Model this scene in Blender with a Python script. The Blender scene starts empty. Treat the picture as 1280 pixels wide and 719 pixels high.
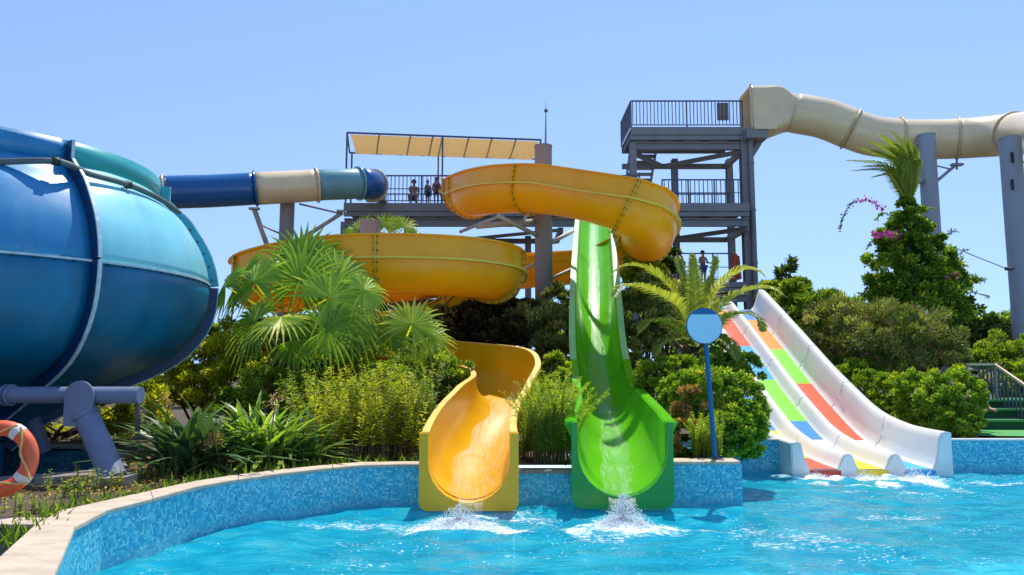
import bpy, bmesh, math, random
import numpy as np
from mathutils import Vector, Matrix
from mathutils.geometry import tessellate_polygon
R = math.radians
rnd = random.Random(7)
rng = np.random.default_rng(11)
scene = bpy.context.scene
col = scene.collection

# ------------------------------------------------------------------ camera
FPX, CX, CY, HC = 900.0, 640.0, 359.5, 1.7
PITCH = math.atan(95.0 / 900.0)
cam_d = bpy.data.cameras.new("camera")
cam_d.sensor_width = 36.0
cam_d.lens = 36.0 * FPX / 1280.0
cam_d.clip_end = 6000
cam = bpy.data.objects.new("camera", cam_d)
cam.location = (0, 0, HC)
cam.rotation_euler = (R(90) + PITCH, 0, 0)
col.objects.link(cam)
scene.camera = cam

# ------------------------------------------------------------------ sky, sun, exposure
SUN_DIR = Vector((0.12, 0.40, 0.91)).normalized()      # towards the sun
elev = math.asin(SUN_DIR.z)
world = bpy.data.worlds.new("World"); scene.world = world
world.use_nodes = True
wn = world.node_tree
bg = wn.nodes["Background"]
sky = wn.nodes.new("ShaderNodeTexSky")
sky.sky_type = 'NISHITA'; sky.sun_disc = False
sky.sun_elevation = elev
sky.sun_rotation = math.atan2(SUN_DIR.x, SUN_DIR.y)
sky.altitude = 0; sky.air_density = 1.0; sky.dust_density = 0.0; sky.ozone_density = 3.5
tn = wn.nodes.new("ShaderNodeMix"); tn.data_type = 'RGBA'; tn.blend_type = 'MULTIPLY'; tn.inputs[0].default_value = 1
tn.inputs[7].default_value = (1.12, 1.03, 1.01, 1)
tc_ = wn.nodes.new("ShaderNodeTexCoord"); va = wn.nodes.new("ShaderNodeVectorMath"); va.operation = 'ADD'; va.inputs[1].default_value = (0, 0, 0.26)
vn_ = wn.nodes.new("ShaderNodeVectorMath"); vn_.operation = 'NORMALIZE'
wn.links.new(tc_.outputs['Generated'], va.inputs[0]); wn.links.new(va.outputs[0], vn_.inputs[0]); wn.links.new(vn_.outputs[0], sky.inputs[0])
wn.links.new(sky.outputs[0], tn.inputs[6]); wn.links.new(tn.outputs[2], bg.inputs[0])
bg.inputs[1].default_value = 0.15
sun_d = bpy.data.lights.new("sun", 'SUN')
sun_d.energy = 3.5; sun_d.angle = R(0.53); sun_d.color = (1.0, 0.955, 0.88)
sun = bpy.data.objects.new("sun", sun_d)
sun.rotation_euler = SUN_DIR.to_track_quat('Z', 'Y').to_euler()
sun.location = (-20, 10, 40)
col.objects.link(sun)
scene.view_settings.view_transform = 'Standard'
scene.view_settings.look = 'None'
scene.view_settings.exposure = 0.62
scene.view_settings.gamma = 1
scene.render.engine = 'CYCLES'
scene.cycles.max_bounces = 8
scene.cycles.transparent_max_bounces = 12

# ------------------------------------------------------------------ measuring helpers
def P(px, py, Y):
    "the place on the upright plane y=Y that the photograph shows at px,py"
    u = (px - CX) / FPX; v = (CY - py) / FPX
    dy = math.cos(PITCH) - v * math.sin(PITCH); dz = math.sin(PITCH) + v * math.cos(PITCH)
    s = Y / dy
    return Vector((u * s, Y, HC + dz * s))
def G(px, py, z):
    "the place on the level plane z that the photograph shows at px,py"
    u = (px - CX) / FPX; v = (CY - py) / FPX
    dy = math.cos(PITCH) - v * math.sin(PITCH); dz = math.sin(PITCH) + v * math.cos(PITCH)
    s = (z - HC) / dz
    return Vector((u * s, dy * s, z))

# ------------------------------------------------------------------ objects
def tag(o, label=None, cat=None, group=None, kind=None):
    if label: o['label'] = label
    if cat: o['category'] = cat
    if group: o['group'] = group
    if kind: o['kind'] = kind
    return o
ORG = {}
def thing(name, label, cat, loc=(0, 0, 0), group=None):
    o = bpy.data.objects.new(name, None); col.objects.link(o)
    o.location = loc; o.empty_display_size = 0.2
    ORG[o.name] = Vector(loc)
    return tag(o, label, cat, group)
def put(name, mesh, parent=None, loc=None, label=None):
    "link a mesh given in world coordinates (or a shared one placed at loc)"
    o = bpy.data.objects.new(name, mesh); col.objects.link(o)
    l = Vector(loc) if loc is not None else Vector((0, 0, 0))
    if parent is not None:
        o.parent = parent
        o.location = l - ORG.get(parent.name, Vector((0, 0, 0)))
    else: o.location = l
    ORG[o.name] = l
    if label: o['label'] = label
    return o

class MB:
    def __init__(s): s.v = []; s.f = []; s.sm = []; s.uv = []
    def add(s, vs, fs, smooth=False):
        b = len(s.v); s.v += [tuple(x) for x in vs]
        for f in fs: s.f.append(tuple(b + i for i in f)); s.sm.append(smooth)
        return s
    def box(s, c, size, rot=None, bev=0.0):
        c = Vector(c); hx, hy, hz = size[0] / 2, size[1] / 2, size[2] / 2
        if bev <= 0:
            vs = [Vector((x, y, z)) for z in (-hz, hz) for y in (-hy, hy) for x in (-hx, hx)]
            fs = [(0, 2, 3, 1), (4, 5, 7, 6), (0, 1, 5, 4), (2, 6, 7, 3), (0, 4, 6, 2), (1, 3, 7, 5)]
        else:   # chamfered along the vertical and the top
            b = bev
            ring = lambda ix, z: [Vector((x, y, z)) for x, y in ((-ix[0] + b, -ix[1]), (ix[0] - b, -ix[1]), (ix[0], -ix[1] + b), (ix[0], ix[1] - b), (ix[0] - b, ix[1]), (-ix[0] + b, ix[1]), (-ix[0], ix[1] - b), (-ix[0], -ix[1] + b))]
            vs = ring((hx, hy), -hz) + ring((hx, hy), hz - b) + ring((hx - b, hy - b), hz)
            fs = [tuple(range(7, -1, -1)), tuple(range(16, 24))]
            for k in range(2):
                for i in range(8): j = (i + 1) % 8; fs.append((k * 8 + i, k * 8 + j, k * 8 + 8 + j, k * 8 + 8 + i))
        if rot is not None: vs = [rot @ v for v in vs]
        return s.add([c + v for v in vs], fs)
    def bar(s, a, b, w, h, up=Vector((0, 0, 1))):
        "rectangular bar from a to b"
        a = Vector(a); b = Vector(b); t = (b - a).normalized()
        l = t.cross(up)
        if l.length < 1e-4: l = Vector((1, 0, 0))
        l.normalize(); u = l.cross(t)
        vs = []
        for p in (a, b):
            for i, j in ((-1, -1), (1, -1), (1, 1), (-1, 1)): vs.append(p + l * (i * w / 2) + u * (j * h / 2))
        return s.add(vs, [(3, 2, 1, 0), (4, 5, 6, 7), (0, 1, 5, 4), (1, 2, 6, 5), (2, 3, 7, 6), (3, 0, 4, 7)])
    def tube(s, pts, r, n=10, cap=True):
        pts = [Vector(p) for p in pts]
        rs = r if isinstance(r, (list, tuple)) else [r] * len(pts)
        vs = []; fs = []; prev = None
        for i, p in enumerate(pts):
            a = pts[max(i - 1, 0)]; b = pts[min(i + 1, len(pts) - 1)]
            t = (b - a).normalized()
            if prev is None:
                l = t.cross(Vector((0, 0, 1)))
                if l.length < 0.05: l = t.cross(Vector((0, 1, 0)))
            else: l = prev - t * prev.dot(t)
            l.normalize(); prev = l; u = l.cross(t)
            for k in range(n):
                an = 2 * math.pi * k / n
                vs.append(p + (l * math.cos(an) + u * math.sin(an)) * rs[i])
        for i in range(len(pts) - 1):
            for k in range(n):
                j = (k + 1) % n
                fs.append((i * n + k, i * n + j, (i + 1) * n + j, (i + 1) * n + k))
        b = len(s.v)
        s.add(vs, fs, True)
        if cap:
            for ring in (list(range(n))[::-1], list(range((len(pts) - 1) * n, len(pts) * n))):
                s.f.append(tuple(b + i for i in ring)); s.sm.append(False)
        return s
    def sweep(s, pts, prof, smooth=True, cap=True, prof_fn=None, lv=None):
        "closed profile (lateral, vertical) carried along a path"
        pts = [Vector(p) for p in pts]; n = None; vs = []; fs = []
        for i, p in enumerate(pts):
            a = pts[max(i - 1, 0)]; b = pts[min(i + 1, len(pts) - 1)]
            t = (b - a).normalized()
            if lv: t = lv[i]
            l = t.cross(Vector((0, 0, 1))).normalized(); u = l.cross(t)
            pr = prof_fn(i / (len(pts) - 1)) if prof_fn else prof
            n = len(pr)
            for (x, y) in pr: vs.append(p + l * x + u * y)
        for i in range(len(pts) - 1):
            for k in range(n):
                j = (k + 1) % n
                fs.append((i * n + k, i * n + j, (i + 1) * n + j, (i + 1) * n + k))
        b = len(s.v)
        s.add(vs, fs, smooth)
        if cap:
            m = n // 2
            for base in (0, (len(pts) - 1) * n):      # profile is outer run + inner run: close as quads
                for k in range(m - 1):
                    q = (base + k, base + k + 1, base + n - 2 - k, base + n - 1 - k)
                    s.f.append(tuple(b + i for i in q)); s.sm.append(False)
        return s
    def mesh(s, name, mat=None, uv=False, autosmooth=None):
        me = bpy.data.meshes.new(name); me.from_pydata(s.v, [], s.f)
        me.polygons.foreach_set("use_smooth", s.sm)
        if mat: me.materials.append(mat)
        if autosmooth:
            ea = me.attributes.new("sharp_edge", 'BOOLEAN', 'EDGE')
            bm = bmesh.new(); bm.from_mesh(me)
            lay = bm.edges.layers.bool.get("sharp_edge") if hasattr(bm.edges.layers, "bool") else None
            vals = [False] * len(me.edges)
            for e in bm.edges:
                if len(e.link_faces) == 2 and e.calc_face_angle(0) > R(autosmooth): vals[e.index] = True
            bm.free()
            ea.data.foreach_set("value", vals)
        me.update(); return me
    def build(s, name, mat, parent=None, label=None, auto=35):
        return put(name, s.mesh(name, mat, autosmooth=auto if any(s.sm) else None), parent, None, label)

def spline(pts, n):
    "Catmull-Rom through pts, n samples evenly spaced"
    pts = [Vector(p) for p in pts]
    q = [pts[0] * 2 - pts[1]] + pts + [pts[-1] * 2 - pts[-2]]
    out = []
    for i in range(1, len(q) - 2):
        for k in range(24):
            t = k / 24.0
            a, b, c, d = q[i - 1], q[i], q[i + 1], q[i + 2]
            out.append(0.5 * ((2 * b) + (c - a) * t + (2 * a - 5 * b + 4 * c - d) * t * t + (3 * b - a - 3 * c + d) * t ** 3))
    out.append(q[-2])
    L = [0]
    for i in range(1, len(out)): L.append(L[-1] + (out[i] - out[i - 1]).length)
    res = []; j = 0
    for k in range(n):
        s = L[-1] * k / (n - 1)
        while j < len(L) - 2 and L[j + 1] < s: j += 1
        f = (s - L[j]) / max(L[j + 1] - L[j], 1e-9)
        res.append(out[j].lerp(out[j + 1], min(max(f, 0), 1)))
    return res

# ------------------------------------------------------------------ materials
def nm(name):
    m = bpy.data.materials.new(name); m.use_nodes = True
    nt = m.node_tree; b = nt.nodes["Principled BSDF"]
    return m, nt, b
def N(nt, t, **kw):
    n = nt.nodes.new(t)
    for k, v in kw.items(): setattr(n, k, v)
    return n
def ramp(nt, src, stops):
    r = N(nt, "ShaderNodeValToRGB"); e = r.color_ramp.elements
    e[0].position = stops[0][0]; e[0].color = (*stops[0][1], 1)
    e[1].position = stops[-1][0]; e[1].color = (*stops[-1][1], 1)
    for p, c in stops[1:-1]:
        x = e.new(p); x.color = (*c, 1)
    nt.links.new(src, r.inputs[0]); return r.outputs[0]
def surf(name, c, rough=0.5, var=0.18, scale=3.0, bump=0.0, bscale=60, metal=0.0, coat=0.0, dirt=None, dirt_amt=0.3, stretch=(1, 1, 1), spec=0.5, sss=0, trans=0.0, trans_c=None):
    m, nt, b = nm(name); L = nt.links
    geo = N(nt, "ShaderNodeNewGeometry")
    mp = N(nt, "ShaderNodeMapping"); mp.inputs['Scale'].default_value = stretch
    L.new(geo.outputs['Position'], mp.inputs[0])
    n1 = N(nt, "ShaderNodeTexNoise"); n1.inputs['Scale'].default_value = scale; n1.inputs['Detail'].default_value = 7; n1.inputs['Roughness'].default_value = 0.62
    L.new(mp.outputs[0], n1.inputs['Vector'])
    d = [max(0, x * (1 - var)) for x in c]; l = [min(1, x * (1 + var)) for x in c]
    out = ramp(nt, n1.outputs[0], [(0.3, d), (0.5, c), (0.72, l)])
    if dirt:
        n2 = N(nt, "ShaderNodeTexNoise"); n2.inputs['Scale'].default_value = scale * 2.3; n2.inputs['Detail'].default_value = 10; n2.inputs['Roughness'].default_value = 0.72
        L.new(mp.outputs[0], n2.inputs['Vector'])
        mr = N(nt, "ShaderNodeMapRange"); mr.inputs[1].default_value = 0.54; mr.inputs[2].default_value = 0.74; mr.inputs[4].default_value = dirt_amt
        L.new(n2.outputs[0], mr.inputs[0])
        mx = N(nt, "ShaderNodeMix", data_type='RGBA'); L.new(mr.outputs[0], mx.inputs[0]); L.new(out, mx.inputs[6]); mx.inputs[7].default_value = (*dirt, 1)
        out = mx.outputs[2]
    L.new(out, b.inputs['Base Color'])
    b.inputs['Roughness'].default_value = rough; b.inputs['Metallic'].default_value = metal
    b.inputs['Specular IOR Level'].default_value = spec
    if coat: b.inputs['Coat Weight'].default_value = coat; b.inputs['Coat Roughness'].default_value = 0.12
    rr = N(nt, "ShaderNodeMapRange"); rr.inputs[3].default_value = max(0, rough - 0.08); rr.inputs[4].default_value = min(1, rough + 0.15)
    L.new(n1.outputs[0], rr.inputs[0]); L.new(rr.outputs[0], b.inputs['Roughness'])
    if bump:
        n3 = N(nt, "ShaderNodeTexNoise"); n3.inputs['Scale'].default_value = bscale; n3.inputs['Detail'].default_value = 5
        L.new(mp.outputs[0], n3.inputs['Vector'])
        bp = N(nt, "ShaderNodeBump"); bp.inputs['Strength'].default_value = bump; bp.inputs['Distance'].default_value = 0.02
        L.new(n3.outputs[0], bp.inputs['Height']); L.new(bp.outputs[0], b.inputs['Normal'])
    if trans:
        tr = N(nt, "ShaderNodeBsdfTranslucent"); tr.inputs[0].default_value = (*(trans_c or c), 1)
        ms = N(nt, "ShaderNodeMixShader"); ms.inputs[0].default_value = trans
        L.new(b.outputs[0], ms.inputs[1]); L.new(tr.outputs[0], ms.inputs[2])
        L.new(ms.outputs[0], nt.nodes["Material Output"].inputs[0])
    return m
def leafmat(name, stops, trans=0.38, rough=0.42, tc=(1.5, 1.6, 0.5)):
    m, nt, b = nm(name); L = nt.links
    at = N(nt, "ShaderNodeAttribute"); at.attribute_name = "tint"
    stops = [(p_, (min(.8, q_[0] * 1.95), min(.8, q_[1] * 1.58), q_[2] * 1.1)) for p_, q_ in stops]
    c = ramp(nt, at.outputs['Fac'], stops)
    L.new(c, b.inputs['Base Color']); b.inputs['Roughness'].default_value = rough; b.inputs['Specular IOR Level'].default_value = 0.35
    tr = N(nt, "ShaderNodeBsdfTranslucent")
    mu = N(nt, "ShaderNodeMix", data_type='RGBA', blend_type='MULTIPLY'); mu.inputs[0].default_value = 1; mu.clamp_result = True
    L.new(c, mu.inputs[6]); mu.inputs[7].default_value = (*tc, 1)
    L.new(mu.outputs[2], tr.inputs[0])
    ms = N(nt, "ShaderNodeMixShader"); ms.inputs[0].default_value = trans
    L.new(b.outputs[0], ms.inputs[1]); L.new(tr.outputs[0], ms.inputs[2])
    L.new(ms.outputs[0], nt.nodes["Material Output"].inputs[0])
    return m
M = {}
M['yellow'] = surf("yellow gelcoat", (0.90, 0.50, 0.003), 0.33, 0.08, 1.4, coat=0.2, dirt=(0.95, 0.66, 0.14), dirt_amt=0.4, stretch=(1, 1, .4), trans=0.22, trans_c=(0.95, 0.56, 0.0))
M['yellow_edge'] = surf("worn yellow edge", (0.90, 0.55, 0.10), 0.45, 0.2, 5, dirt=(0.45, 0.2, 0.03), dirt_amt=0.5)
M['rust'] = surf("rusty bolts", (0.22, 0.09, 0.03), 0.7, 0.3, 20)
M['green'] = surf("green gelcoat", (0.20, 0.68, 0.008), 0.25, 0.12, 1.2, coat=0.3, dirt=(0.42, 0.75, 0.18), dirt_amt=0.3, trans=0.42, trans_c=(0.42, 1.0, 0.0))
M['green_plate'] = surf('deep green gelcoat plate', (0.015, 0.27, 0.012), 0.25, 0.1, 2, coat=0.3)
M['green_rim'] = surf("faded green rim", (0.36, 0.68, 0.22), 0.35, 0.15, 3)
M['white_slide'] = surf("white slide gelcoat", (0.80, 0.78, 0.74), 0.35, 0.05, 2, coat=0.1, dirt=(0.72, 0.55, 0.44), dirt_amt=0.4)
for nme, c in (('red', (0.72, 0.09, 0.03)), ('orange', (0.85, 0.27, 0.03)), ('blue', (0.02, 0.22, 0.60)), ('sky', (0.03, 0.36, 0.72)), ('lime', (0.20, 0.62, 0.03)), ('sun', (0.92, 0.66, 0.01)), ('brick', (0.5, 0.08, 0.04))):
    M['mat_' + nme] = surf(nme + " speckled slide bed", c, 0.62, 0.25, 60, spec=0.25, dirt=tuple(min(1, x * .6 + .35) for x in c), dirt_amt=0.25)
M['bowl_blue'] = surf("blue bowl gelcoat", (0.02, 0.23, 0.47), 0.33, 0.12, 1.3, coat=0.2, stretch=(1.6, 1.6, .4), dirt=(0.12, 0.34, 0.50), dirt_amt=0.55, bump=0.05, bscale=6)
M['bowl_teal'] = surf("turquoise bowl gelcoat", (0.20, 0.59, 0.67), 0.33, 0.10, 1.3, coat=0.2, stretch=(1.6, 1.6, .4), dirt=(0.40, 0.62, 0.62), dirt_amt=0.5, bump=0.05, bscale=6)  # pale streaks are weathering, lightened further to put sheen into the colour
M['bowl_rim'] = surf("teal rim with painted sheen", (0.015, 0.33, 0.33), 0.3, 0.15, 1.5, coat=0.3)  # greener teal paints the sheen of light through the rim into its colour
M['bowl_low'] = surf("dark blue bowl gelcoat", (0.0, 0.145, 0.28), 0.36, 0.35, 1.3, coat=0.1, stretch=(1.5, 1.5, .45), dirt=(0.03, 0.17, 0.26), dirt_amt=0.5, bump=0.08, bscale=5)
M['bowl_flange'] = surf("navy bowl flange", (0.0, 0.045, 0.14), 0.35, 0.2, 2)
M['teal_flange'] = surf("turquoise bowl flange", (0.04, 0.36, 0.46), 0.35, 0.2, 2)
M['pale_edge'] = surf("pale laminate edge", (0.50, 0.62, 0.66), 0.5, 0.3, 8)
M['bolt'] = surf("dark bolts", (0.03, 0.035, 0.03), 0.6, 0.3, 20)
M['tube_blue'] = surf("blue tube gelcoat", (0.0, 0.11, 0.33), 0.22, 0.1, 1, coat=0.4)
M['tube_cream'] = surf("cream tube gelcoat", (0.86, 0.66, 0.38), 0.24, 0.08, 1, coat=0.4, dirt=(0.62, 0.42, 0.18), dirt_amt=0.4)
M['tube_teal'] = surf("grey teal tube gelcoat", (0.17, 0.38, 0.40), 0.24, 0.1, 1, coat=0.4, dirt=(0.3, 0.42, 0.38), dirt_amt=0.4)
M['tube_ivory'] = surf("ivory tube gelcoat", (0.86, 0.68, 0.40), 0.26, 0.08, 0.8, coat=0.35, dirt=(0.60, 0.47, 0.28), dirt_amt=0.4)
M['ivory_ring'] = surf("ivory flange", (0.70, 0.54, 0.32), 0.4, 0.1, 2)
M['steel'] = surf("grey painted steel", (0.245, 0.24, 0.245), 0.5, 0.15, 1.2, dirt=(0.13, 0.10, 0.09), dirt_amt=0.4, stretch=(1, 1, .3))
M['steel_dark'] = surf("dark steel underside", (0.10, 0.095, 0.09), 0.6, 0.2, 1.5)
M['rail'] = surf("slate painted rail", (0.08, 0.10, 0.14), 0.45, 0.15, 4)
M['post'] = surf("brown grey coated column", (0.30, 0.25, 0.24), 0.6, 0.14, 1.0, bump=0.15, bscale=25, dirt=(0.2, 0.15, 0.13), dirt_amt=0.45, stretch=(1, 1, .25))
M['post_grey'] = surf("galvanised grey column", (0.34, 0.37, 0.44), 0.5, 0.10, 1.0, bump=0.1, bscale=30, dirt=(0.30, 0.24, 0.22), dirt_amt=0.35, stretch=(1, 1, .25))
M['leg'] = surf("lilac grey pipe", (0.17, 0.21, 0.31), 0.45, 0.14, 2.0, dirt=(0.24, 0.2, 0.22), dirt_amt=0.35)
M['galv'] = surf("zinc bracket", (0.45, 0.40, 0.34), 0.5, 0.2, 4, dirt=(0.35, 0.2, 0.1), dirt_amt=0.5)
M['hose'] = surf("grey green hose", (0.10, 0.13, 0.13), 0.5, 0.2, 5)
M['canvas'] = surf("beige shade cloth", (0.50, 0.34, 0.15), 0.9, 0.12, 6, trans=0.38, trans_c=(0.66, 0.42, 0.16), stretch=(3, 1, 1))
M['stone'] = surf("sandstone coping", (0.56, 0.45, 0.33), 0.75, 0.2, 3.5, bump=0.35, bscale=50, dirt=(0.30, 0.23, 0.17), dirt_amt=0.5, stretch=(1, 2.4, 1))
M['stone_shade'] = surf("weathered kerb in painted shade", (0.30, 0.25, 0.22), 0.85, 0.25, 4, bump=0.4, bscale=40, dirt=(0.15, 0.12, 0.1), dirt_amt=0.6)  # darker copy of the coping stone, with shade put into its colour
M['soil'] = surf("planting soil", (0.085, 0.062, 0.038), 0.95, 0.5, 5, bump=0.9, bscale=18, dirt=(0.26, 0.19, 0.11), dirt_amt=0.7)
M['olive'] = surf("olive grey basin render", (0.17, 0.17, 0.12), 0.85, 0.2, 3, bump=0.2, bscale=40)
M['turf'] = surf("green artificial turf", (0.09, 0.38, 0.09), 0.8, 0.2, 20, bump=0.6, bscale=250)
M['turf_dark'] = surf("dark green step", (0.03, 0.13, 0.04), 0.8, 0.2, 20, bump=0.4, bscale=200)
M['sign'] = surf("sky blue sign face", (0.48, 0.68, 0.80), 0.4, 0.04, 3)
M['sign_dark'] = surf("deep blue sign", (0.0, 0.11, 0.30), 0.4, 0.08, 3)
M['buoy'] = surf("orange buoy plastic", (0.80, 0.13, 0.045), 0.5, 0.12, 6, bump=0.1, bscale=40, dirt=(0.55, 0.10, 0.04), dirt_amt=0.4)
M['white'] = surf("white tape", (0.72, 0.70, 0.66), 0.6, 0.1, 8)
M['rope'] = surf("yellow rope", (0.65, 0.42, 0.12), 0.8, 0.2, 30)
M['skin'] = surf("skin", (0.50, 0.26, 0.16), 0.5, 0.1, 8)
M['hair'] = surf("dark hair", (0.02, 0.014, 0.01), 0.6, 0.2, 30)
M['cloth_red'] = surf("red cloth", (0.45, 0.02, 0.03), 0.85, 0.2, 10)
M['cloth_white'] = surf("white cloth", (0.62, 0.62, 0.62), 0.85, 0.1, 10)
M['cloth_navy'] = surf("navy cloth", (0.02, 0.03, 0.09), 0.85, 0.1, 10)
M['cloth_blue'] = surf("blue cloth", (0.05, 0.12, 0.4), 0.85, 0.1, 10)
M['bark'] = surf("brown bark", (0.11, 0.07, 0.045), 0.9, 0.3, 8, bump=0.8, bscale=30)
M['twig'] = surf("pale twig", (0.24, 0.17, 0.08), 0.85, 0.3, 12)
M['pinkflower'] = surf("magenta blossom", (0.62, 0.05, 0.33), 0.6, 0.3, 12, trans=0.3, trans_c=(0.8, 0.1, 0.5))
M['roseflower'] = surf("rose blossom", (0.62, 0.16, 0.17), 0.6, 0.3, 12, trans=0.3, trans_c=(0.8, 0.25, 0.3))
M['foam'] = surf("white foam", (0.93, 0.96, 0.98), 0.35, 0.03, 30, trans=0.3, trans_c=(0.8, 0.9, 0.95))
M['wood'] = surf("brown timber", (0.30, 0.22, 0.15), 0.8, 0.25, 3, bump=0.3, bscale=40, stretch=(.3, 3, 3))
M['blade'] = leafmat("fan blade leaf", [(0, (0.072, 0.167, 0.029)), (0.5, (0.181, 0.319, 0.043)), (0.85, (0.392, 0.464, 0.087)), (1, (0.725, 0.609, 0.232))], 0.34)
M['date'] = leafmat("date frond leaf", [(0, (0.065, 0.131, 0.036)), (0.6, (0.203, 0.261, 0.065)), (1, (0.580, 0.493, 0.174))], 0.3)
M['strap_dark'] = leafmat("blue green strap leaf", [(0, (0.026, 0.072, 0.043)), (0.7, (0.065, 0.145, 0.072)), (1, (0.174, 0.261, 0.087))], 0.18, 0.32)
M['strap'] = leafmat("green strap leaf", [(0, (0.058, 0.131, 0.029)), (0.6, (0.160, 0.290, 0.051)), (1, (0.493, 0.522, 0.145))], 0.35, 0.35)
M['lf_dark'] = leafmat("dark shrub leaf", [(0, (0.017, 0.043, 0.012)), (0.6, (0.051, 0.102, 0.022)), (1, (0.131, 0.189, 0.043))], 0.25)
M['lf_mid'] = leafmat("mid green leaf", [(0, (0.043, 0.102, 0.017)), (0.6, (0.123, 0.217, 0.029)), (1, (0.319, 0.406, 0.065))], 0.36)
M['lf_tree'] = leafmat("tree leaf", [(0, (0.029, 0.087, 0.014)), (0.6, (0.080, 0.174, 0.022)), (0.9, (0.246, 0.348, 0.029)), (1, (0.507, 0.551, 0.043))], 0.36)
M['lf_yel'] = leafmat("yellow green leaf", [(0, (0.072, 0.123, 0.014)), (0.5, (0.246, 0.304, 0.029)), (1, (0.696, 0.609, 0.058))], 0.42)
M['lf_grey'] = leafmat("grey green oleander leaf", [(0, (0.058, 0.102, 0.036)), (0.6, (0.174, 0.217, 0.087)), (1, (0.493, 0.464, 0.246))], 0.28)
M['lf_hedge'] = leafmat("clipped hedge leaf", [(0, (0.051, 0.131, 0.017)), (0.55, (0.145, 0.261, 0.029)), (1, (0.435, 0.478, 0.072))], 0.32)
M['lf_purple'] = leafmat("dull purple leaf", [(0, (0.018, 0.017, 0.012)), (0.6, (0.045, 0.040, 0.022)), (1, (0.10, 0.085, 0.035))], 0.25)
M['lf_brown'] = leafmat("dry brown leaf", [(0, (0.145, 0.102, 0.043)), (0.6, (0.290, 0.203, 0.087)), (1, (0.522, 0.392, 0.189))], 0.25)
M['lf_fine'] = leafmat("feathery leaf", [(0, (0.087, 0.174, 0.022)), (0.6, (0.217, 0.348, 0.036)), (1, (0.493, 0.551, 0.087))], 0.42)

def tilemat(name, cols, size=0.025, rough=0.16):
    m, nt, b = nm(name); L = nt.links
    uv = N(nt, "ShaderNodeUVMap")
    sc = N(nt, "ShaderNodeVectorMath", operation='SCALE'); sc.inputs['Scale'].default_value = 1 / size
    L.new(uv.outputs[0], sc.inputs[0])
    fl = N(nt, "ShaderNodeVectorMath", operation='FLOOR'); L.new(sc.outputs[0], fl.inputs[0])
    wnz = N(nt, "ShaderNodeTexWhiteNoise", noise_dimensions='2D'); L.new(fl.outputs[0], wnz.inputs['Vector'])
    big = N(nt, "ShaderNodeTexNoise"); big.inputs['Scale'].default_value = 1.1; L.new(uv.outputs[0], big.inputs['Vector'])
    big.inputs['Detail'].default_value = 4
    mm = N(nt, "ShaderNodeMath", operation='MULTIPLY_ADD'); L.new(big.outputs[0], mm.inputs[0]); mm.inputs[1].default_value = 0.5; mm.inputs[2].default_value = -0.25
    ad = N(nt, "ShaderNodeMath", operation='ADD', use_clamp=True); L.new(wnz.outputs['Value'], ad.inputs[0]); L.new(mm.outputs[0], ad.inputs[1])
    c = ramp(nt, ad.outputs[0], cols)
    fr = N(nt, "ShaderNodeVectorMath", operation='FRACTION'); L.new(sc.outputs[0], fr.inputs[0])
    sx = N(nt, "ShaderNodeSeparateXYZ"); L.new(fr.outputs[0], sx.inputs[0])
    def edge(o):
        a = N(nt, "ShaderNodeMath", operation='SUBTRACT'); L.new(o, a.inputs[0]); a.inputs[1].default_value = 0.5
        a2 = N(nt, "ShaderNodeMath", operation='ABSOLUTE'); L.new(a.outputs[0], a2.inputs[0]); return a2.outputs[0]
    mxx = N(nt, "ShaderNodeMath", operation='MAXIMUM'); L.new(edge(sx.outputs[0]), mxx.inputs[0]); L.new(edge(sx.outputs[1]), mxx.inputs[1])
    gt = N(nt, "ShaderNodeMath", operation='GREATER_THAN'); L.new(mxx.outputs[0], gt.inputs[0]); gt.inputs[1].default_value = 0.45
    mix = N(nt, "ShaderNodeMix", data_type='RGBA'); L.new(gt.outputs[0], mix.inputs[0]); L.new(c, mix.inputs[6]); mix.inputs[7].default_value = (0.14, 0.36, 0.46, 1)
    sy = N(nt, "ShaderNodeSeparateXYZ"); L.new(uv.outputs[0], sy.inputs[0])
    wob = N(nt, "ShaderNodeTexNoise"); wob.inputs['Scale'].default_value = 3.0; wob.inputs['Detail'].default_value = 8; L.new(uv.outputs[0], wob.inputs['Vector'])
    w2 = N(nt, "ShaderNodeMath", operation='MULTIPLY_ADD'); L.new(wob.outputs[0], w2.inputs[0]); w2.inputs[1].default_value = -0.16; L.new(sy.outputs[1], w2.inputs[2])
    band = N(nt, "ShaderNodeMapRange"); band.inputs[1].default_value = 0.06; band.inputs[2].default_value = -0.03; band.inputs[3].default_value = 0.0; band.inputs[4].default_value = 0.45; L.new(w2.outputs[0], band.inputs[0])
    mx2 = N(nt, "ShaderNodeMix", data_type='RGBA'); L.new(band.outputs[0], mx2.inputs[0]); L.new(mix.outputs[2], mx2.inputs[6]); mx2.inputs[7].default_value = (0.16, 0.42, 0.50, 1)
    L.new(mx2.outputs[2], b.inputs['Base Color']); b.inputs['Roughness'].default_value = rough
    bp = N(nt, "ShaderNodeBump"); bp.inputs['Strength'].default_value = 0.4; bp.inputs['Distance'].default_value = 0.003
    sub = N(nt, "ShaderNodeMath", operation='SUBTRACT'); L.new(wnz.outputs['Value'], sub.inputs[0]); L.new(gt.outputs[0], sub.inputs[1])
    L.new(sub.outputs[0], bp.inputs['Height']); L.new(bp.outputs[0], b.inputs['Normal'])
    return m
M['tiles'] = tilemat("blue mosaic wall", [(0.0, (0.02, 0.31, 0.48)), (0.35, (0.05, 0.45, 0.62)), (0.7, (0.12, 0.58, 0.70)), (1.0, (0.38, 0.76, 0.76))], 0.025)
M['tiles_dark'] = tilemat("dark teal mosaic wall", [(0.0, (0.005, 0.06, 0.10)), (0.5, (0.01, 0.15, 0.20)), (1.0, (0.06, 0.28, 0.30))], 0.03)
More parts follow.
